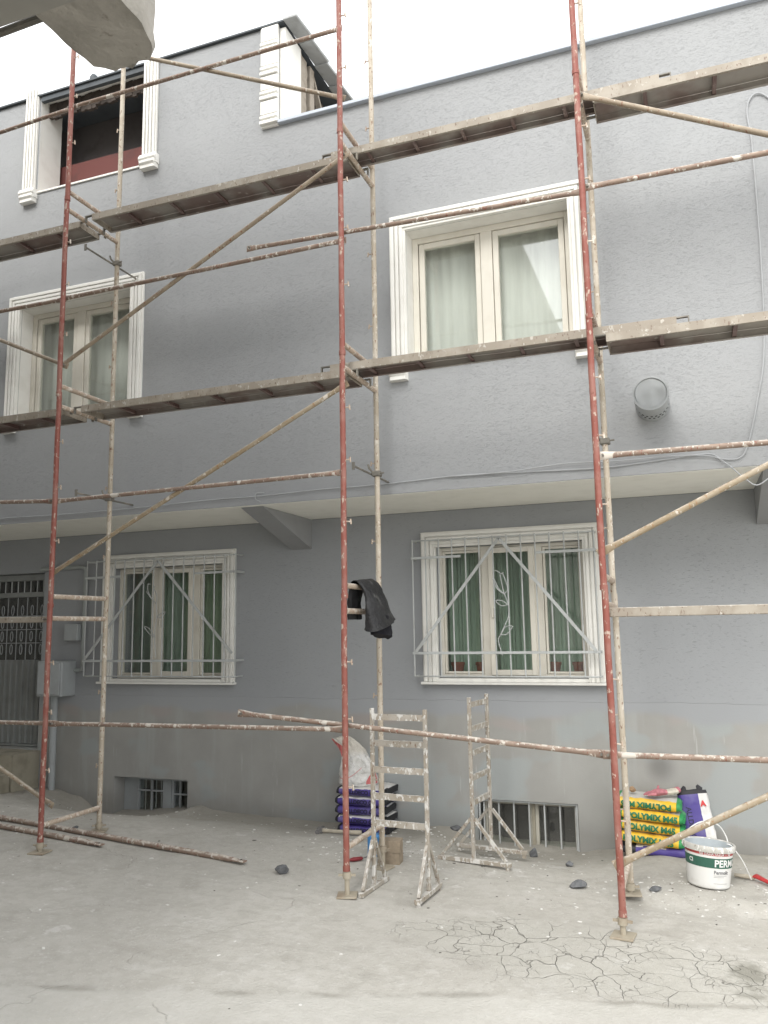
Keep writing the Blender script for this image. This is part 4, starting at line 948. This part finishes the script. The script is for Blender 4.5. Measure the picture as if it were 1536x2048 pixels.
def rock(name, loc, size, mat, label, cat, seed, rz=0.0, group=None, sink=.15):
    bm = bmesh.new(); bmesh.ops.create_icosphere(bm, subdivisions=3, radius=1.0)
    rnd = random.Random(seed); planes = [(Vector((rnd.uniform(-1, 1), rnd.uniform(-1, 1), rnd.uniform(-.7, 1))).normalized(), rnd.uniform(.55, .8)) for _ in range(11)]
    for v_ in bm.verts:
        p = v_.co.copy()
        for n_, d_ in planes:
            k_ = p.dot(n_)
            if k_ > d_: p -= n_*(k_-d_)
        p *= 1+.10*nz(p.x*3+seed, p.y*3, p.z*3)
        v_.co = Vector((p.x*size[0], p.y*size[1], p.z*size[2]))
    mn = min(v_.co.z for v_ in bm.verts)
    for v_ in bm.verts: v_.co.z -= mn*(1-sink*.5)
    me = bpy.data.meshes.new(name); bm.to_mesh(me); bm.free(); me.materials.append(M[mat])
    o = bpy.data.objects.new(name, me); COL.objects.link(o); o.location = loc; o.rotation_euler = (0, 0, rz); return tag(o, label, cat, group)
rock('mortar_crumb', (-.50, 6.74, YTOP+.024), (.030, .026, .022), 'crumb', 'small brown crumb on the top yellow sack behind the scaffold post', 'crumb', 3)

# ------------------------------------------------------------------ bucket
dusty('bucket_white', (0.64, 0.635, 0.61), (0.42, 0.40, 0.36), .65, .5); dusty('bucket_green', (0.035, 0.105, 0.075), (0.22, 0.25, 0.22), .8, .5); simple('bucket_red', (0.42, 0.075, 0.07), .5, .2, 12)
pipe_mat('bucket_rim', (0.50, 0.49, 0.45), (0.40, 0.385, 0.345), (0.64, 0.63, 0.60), (0.30, 0.28, 0.24), 0.54, 0.4); simple('bucket_inside', (0.44, 0.48, 0.50), .6, .08, 9); simple('print_grey', (0.12, 0.12, 0.13), .5)
bx, by = .000, 6.02; bz = max(ground_z(bx+.13*math.cos(a), by+.13*math.sin(a)) for a in [i*.4 for i in range(16)])-.004
bk = thing('paint_bucket', 'open white paint bucket with green and red bands', 'bucket', (bx, by, bz), 0)
bk.rotation_euler = (math.radians(-3), math.radians(4), 0)
BH = .262
def brad(z): return .131+.022*z/BH
prof = [(.0, .126), (.008, .131), (.125, brad(.125)), (.130, brad(.130)+.0005), (.192, brad(.192)+.0005), (.196, brad(.196)), (.204, brad(.204)), (.207, brad(.207)+.0004), (.226, brad(.226)+.0004), (.228, brad(.228))]
cols = [0, 0, 0, 1, 0, 0, 0, 2, 0]
m = MB(); n = 56
for i in range(len(prof)-1):
    m.cur = cols[i]
    (z0, r0), (z1, r1) = prof[i], prof[i+1]
    for k_ in range(n):
        a, b = 6.2832*k_/n, 6.2832*(k_+1)/n
        m.add([(r0*math.cos(a), r0*math.sin(a), z0), (r0*math.cos(b), r0*math.sin(b), z0), (r1*math.cos(b), r1*math.sin(b), z1), (r1*math.cos(a), r1*math.sin(a), z1)], [(0,1,2,3)])
m.cur = 0; m.add([(.126*math.cos(6.2832*k_/n), .126*math.sin(6.2832*k_/n), 0) for k_ in range(n)], [tuple(reversed(range(n)))])
m.build('shell', ['bucket_white', 'bucket_green', 'bucket_red'], bk, smooth=True)
cr_ = lambda r, z, j=0.0: [((r+j*nz(k_*.9, z*60))*math.cos(6.2832*k_/n), (r+j*nz(k_*.9, z*60))*math.sin(6.2832*k_/n), z) for k_ in range(n)]
MB().loft([cr_(.153, .224), cr_(.163, .226, .002), cr_(.166, .240, .003), cr_(.166, .256, .003), cr_(.163, .263, .002), cr_(.152, .263), cr_(.149, .258)], False).build('rim', 'bucket_rim', bk, smooth=True)
MB().loft([cr_(.149, .258), cr_(.146, .20), cr_(.130, .02), cr_(.001, .018)], False).build('inside', 'bucket_inside', bk, smooth=True)
def wrap(text, size, zc_, ang, mat, bold=0.0, extra=.0012):
    bm = text_mesh(text, size, 'LEFT', bold)
    text_obj('print', bm, lambda tx, ty: Vector(((brad(zc_+ty)+extra)*math.cos(ang+tx/.148), (brad(zc_+ty)+extra)*math.sin(ang+tx/.148), zc_+ty)), mat, bk, cuts=[(0, [i*.006 for i in range(60)])])
camang = math.atan2(-by, -bx)     # side of the bucket that faces the yard
wrap('PERMOLIT', .060, .159, camang+.22, 'print_white', .0016); wrap('CI', .035, .163, camang-.95, 'print_white', .001)
wrap('Permolit', .031, .104, camang+.20, 'print_grey', .0006); wrap('%8 DAHA FAZLA  -  %8', .021, .2165, camang-.42, 'print_white', .0004, .0016)
def wrapline(a0, a1, z0, z1, mat):
    m = MB(); q = 14; vv = []
    for z in (z0, z1): vv += [((brad(z)+.0013)*math.cos(a0+(a1-a0)*i/q), (brad(z)+.0013)*math.sin(a0+(a1-a0)*i/q), z) for i in range(q+1)]
    m.add(vv, [(i, i+1, q+2+i, q+1+i) for i in range(q)]); m.build('print', mat, bk)
wrapline(camang+.20, camang+.86, .084, .0855, 'print_grey'); wrapline(camang+.20, camang+.95, .035, .0365, 'print_grey'); wrapline(camang+.20, camang+.70, .075, .0765, 'print_grey')
hp = smooth_path([(-.162, -.03, .235), (-.150, -.030, .29), (-.105, .01, .345), (-.03, .09, .375), (.06, .15, .355), (.110, .165, .29), (.125, .115, .24)], 7)
MB().tube(hp, .0045, 7).build('bail', 'print_white', bk, smooth=True)
MB().tube(hp[1:13], .0075, 8).build('grip', 'bucket_white', bk, smooth=True)

# cord and brush right of the bucket
gz = lambda x, y: ground_z(x, y)
simple('wood_handle', (0.40, 0.36, 0.29), .7, .12, 20); simple('handle_red', (0.42, 0.045, 0.045), .45, .1, 20)
p0 = Vector((bx+.158, by-.01, bz+.25)); p3 = Vector((.265, 6.13, gz(.265, 6.13)+.025))
tag(MB().tube(smooth_path([p0+Vector((-.03, 0, .012)), p0, p0.lerp(p3, .45)+Vector((.015, 0, .0)), p3]), .0042, 6).build('cord', 'print_white', smooth=True), 'thin white cord from the bucket rim down to the ground', 'cord')
br = thing('scraper', 'scraper with pale head and red handle lying right of the bucket', 'scraper', (.20, 6.20, gz(.22, 6.20)))
MB().tube([(-.03, .05, .018), (.09, .0, .024)], .016, 10, prof=[(.014, .012), (.018, .016)]).build('head', 'wood_handle', br, smooth=True)
MB().tube([(.085, .005, .026), (.10, -.005, .036), (.155, -.075, .028), (.23, -.16, .018)], .015, 10, prof=[(.02, .010), (.022, .014), (.014, .013), (.017, .014)]).build('handle', 'handle_red', br, smooth=True)

# ------------------------------------------------------------------ small things on the ground
hm = thing('hammer', 'wooden-handled hammer lying before the purple sacks', 'hammer', (-3.04, 6.50, gz(-3.0, 6.52)), .12)
simple('hammer_steel', (0.17, 0.165, 0.16), .5, .25, 25)
m = MB().box(-.025, .020, -.022, .022, .004, .048); m.tube([(-.003, -.075, .028), (-.003, -.045, .027), (-.003, .05, .027), (-.003, .085, .040)], .016, 9, prof=[(.020, .020), (.014, .014), (.014, .014), (.016, .004)]); m.build('head', 'hammer_steel', hm, smooth=True)
MB().tube([(.01, 0, .026), (.15, 0, .022), (.36, 0, .020)], .015, 10, prof=[(.013, .017), (.012, .015), (.016, .019)]).build('handle', 'wood_handle', hm, smooth=True)
sc = thing('screwdriver', 'long screwdriver with dark red handle beside the middle post', 'screwdriver', (-2.44, 5.72, gz(-2.44, 5.72)), .75)
simple('dark_red_plastic', (0.20, 0.03, 0.035), .4, .1, 20)
MB().tube([(0, 0, .016), (.03, 0, .018), (.09, 0, .018), (.10, 0, .017)], .014, 9, prof=[(.010, .010), (.016, .016), (.014, .014), (.009, .009)]).build('handle', 'dark_red_plastic', sc, smooth=True)
MB().tube([(.10, 0, .017), (.29, 0, .05)], .004, 6).build('shaft', 'hammer_steel', sc, smooth=True)
simple('blue_plastic', (0.055, 0.20, 0.43), .45, .12, 14)
can = thing('blue_container', 'bright blue plastic container with grey handle behind the near trestle', 'container', (-2.325, 5.97, gz(-2.33, 5.97)-.002), .2)
MB().box(-.062, .062, -.05, .05, 0, .155).build('body', 'blue_plastic', can, bevel=.012)
MB().tube(smooth_path([(-.055, 0, .15), (-.05, 0, .185), (0, 0, .20), (.05, 0, .185), (.055, 0, .15)]), .010, 8).build('handle', 'plastic_grey', can, smooth=True)
simple('beige_block', (0.30, 0.245, 0.18), .9, .14, 18, .3)
zb0 = gz(-2.16, 5.83)-.004
for i, (dx_, rz_, lab) in enumerate(((.0, .06, 'lower of two beige blocks behind the near trestle'), (.004, .16, 'upper beige block of two, plaster crumbs on top'))):
    o = lump(gbox(-.080, .080, -.055, .055, 0, .082, .02), .003, 30).build('concrete_block', 'beige_block'); o.location = (-2.165+dx_, 5.835, zb0+.084*i); o.rotation_euler = (0, 0, rz_)
    tag(o, lab, 'block', 'beige blocks')
simple('slate', (0.125, 0.128, 0.132), .85, .3, 25, .4)
for i, (px_, py_, sx_, sy_, sz_, lab) in enumerate((
    (563, 1748, .055, .045, .040, 'dark grey stone left of the middle scaffold foot'), (1156, 1776, .062, .042, .032, 'dark grey stone in the open yard left of the right scaffold foot'),
    (1310, 1781, .055, .034, .018, 'flat dark stone right of the right scaffold feet'), (1140, 1733, .040, .034, .024, 'small dark stone below the right basement window'),
    (148, 1661, .058, .040, .022, 'flat dark stone between the left scaffold feet'), (1068, 1714, .034, .038, .045, 'upright dark stone at the end of the far trestle foot'),
    (1250, 1737, .052, .040, .040, 'dark stone behind the right scaffold post'), (911, 1660, .055, .04, .026, 'dark stone by the wall near the far trestle'))):
    d_ = fw+rt*((px_-768)/F_PX)-up*((py_-1024)/F_PX); t_ = 1.0
    for _ in range(200):           # walk the sight line down to the ground to measure the stone's place
        P_ = Vector((0, 0, EYE))+d_*t_
        t_ += .5*(P_.z-gz(P_.x, P_.y))/(-d_.z)
    rock('stone', (P_.x, P_.y, gz(P_.x, P_.y)-.004), (sx_, sy_, sz_), 'slate', lab, 'stone', 20+i, .4*i, 'dark stones in the yard')
# tubes lying on the ground
def lying(p, q, r, label):
    n_ = 14; path = []
    P0, P1 = Vector(p), Vector(q)
    zs_ = [max(gz(P0.x+(P1.x-P0.x)*i/40, P0.y+(P1.y-P0.y)*i/40)-(0) for i in range(41))]
    # straight tube resting on its two highest supports
    za, zb_ = gz(*p)+r, gz(*q)+r; lift = max(gz(P0.x+(P1.x-P0.x)*i/40, P0.y+(P1.y-P0.y)*i/40)+r-(za+(zb_-za)*i/40) for i in range(41))
    a = Vector((p[0], p[1], za+lift-.003)); b = Vector((q[0], q[1], zb_+lift-.003)); d_ = (b-a); L = d_.length; d_.normalize()
    t = thing('loose_tube', label, 'scaffold tube', a, 0, 'tubes lying on the ground')
    MB().tube([Vector((0, 0, 0)), d_*L*.5, d_*(L-.16), d_*(L-.08), d_*L], r, 12, prof=[(r, r), (r, r), (r, r), (r*1.1, r*.6), (r*1.35, .007)]).build('tube', 'ledger', t, smooth=True)
    MB().tube([d_*(L-.035)+Vector((0, 0, -.009)), d_*(L-.035)+Vector((0, 0, .010))], .010, 8).build('pin_hole', 'black_hole', t, smooth=True)
lying((-7.2, 5.83), (-3.10, 5.355), .0215, 'long splattered tube lying on the ground left of the middle post')
lying((-7.0, 5.60), (-4.32, 5.315), .0215, 'shorter rusty tube lying across the foot of the left post')

# black garment hung over the rungs of the middle column
simple('black_cloth', (0.018, 0.018, 0.019), .75, .35, 22, .3); simple('black_lining', (0.008, 0.008, 0.012), .85, .2, 22)
g = G('black_oilcloth', 0.55, 0.4)
c = g.mix(g.ramp(g.noise(5, 4), .35, .65), (.010, .010, .011), (.022, .022, .023))
g.color(g.mix(g.ramp(g.noise(11, 6), .56, .74), c, (.10, .10, .097))); g.bump(g.noise(14, 5), .9, .03); M['black_oilcloth'] = g.m
ct = thing('hanging_garment', 'black dusty garment draped over the rungs of the middle scaffold column', 'garment', (COLX['M'], 5.33, 1.90))
def sheet(path, half, n=26, wob=.01, seed=0.0, ybias=None):
    """folded sleeve: flattened closed rings along a path in the x-z plane"""
    rings = []; path = smooth_path(path, 6)
    for i, p in enumerate(path):
        t = i/(len(path)-1); w_, th = half(t); R2 = []
        for k_ in range(n):
            a = 6.2832*k_/n
            R2.append((p.x+th*math.sin(a)+wob*(.6+2.2*t)*nz(p.z*7+seed, math.cos(a)*3.2, 1)+.006*nz(p.z*30, math.cos(a)*7, seed), p.y+w_*math.cos(a)+wob*nz(p.z*9, seed+math.cos(a)*3, 4), p.z+(ybias or 0)*math.cos(a)*t+wob*.7*nz(a*1.2, p.z*10, seed)))
        rings.append(R2)
    return rings
m = MB(); m.loft(sheet([(-.035, 0, .012), (-.012, 0, .045), (.030, .0, .048), (.078, .01, -.01), (.100, .02, -.10), (.115, .03, -.20), (.125, .03, -.265)], lambda t: (.105+.085*t, .020+.070*t*t), seed=2, ybias=.05), True)
m.build('outer', 'black_oilcloth', ct, smooth=True)
m = MB(); m.loft(sheet([(.118, .04, -.20), (.125, .05, -.27), (.130, .055, -.345)], lambda t: (.160-.02*t, .062), seed=7, ybias=-.02), True); m.build('lining', 'black_lining', ct, smooth=True)
m = MB(); m.loft(sheet([(-.01, .01, .020), (-.036, .01, -.01), (-.052, .01, -.09), (-.050, .0, -.17), (-.040, -.02, -.225)], lambda t: (.135-.070*t, .034), seed=5), True); m.build('rear_flap', 'black_cloth', ct, smooth=True)

# debris: flakes, crumbs and grit nobody could count
rnd = random.Random(5); m = MB()
simple('flake_white', (0.62, 0.61, 0.58), .9, .1, 20); simple('grit_dark', (0.12, 0.115, 0.10), .9, .3, 20)
for i in range(1400):
    if i < 700: x, y = rnd.uniform(-6, 1.2), rnd.uniform(3.4, 6.9)
    elif i < 950: x, y = rnd.gauss(.15, .45), rnd.gauss(5.85, .16)
    elif i < 1250: x, y = rnd.gauss(-2.2, .5), rnd.gauss(6.3, .35)
    else: x, y = rnd.uniform(-6.2, 1.0), rnd.gauss(6.85, .12)
    if y < 4.8 and rnd.random() < .75: continue
    if y > 7.0 or (-.7 < x < .25 and 6.55 < y): continue
    s_ = rnd.choice((.003, .004, .005, .006, .009)) * (1.6 if rnd.random() < .05 else 1); z = gz(x, y)-.001; a = rnd.uniform(0, 6.28); h = s_*rnd.uniform(.2, .6); el = rnd.uniform(1, 2.2)
    ca, sa = math.cos(a), math.sin(a); m.cur = 0 if rnd.random() < .72 else 1
    if m.cur: s_ *= .7; h *= .7
    q = [(x+(u*el*ca-v_*sa)*s_, y+(u*el*sa+v_*ca)*s_) for u, v_ in ((-1, -.7), (.8, -1), (1, .6), (-.4, 1))]
    m.add([(p[0], p[1], z) for p in q]+[((p[0]-x)*.7+x, (p[1]-y)*.7+y, z+h) for p in q], [(4,5,6,7), (0,1,5,4), (1,2,6,5), (2,3,7,6), (3,0,4,7)])
o = m.build('debris_flakes', ['flake_white', 'grit_dark']); o['kind'] = 'stuff'; o['label'] = 'plaster flakes and grit scattered over the yard'; o['category'] = 'debris'
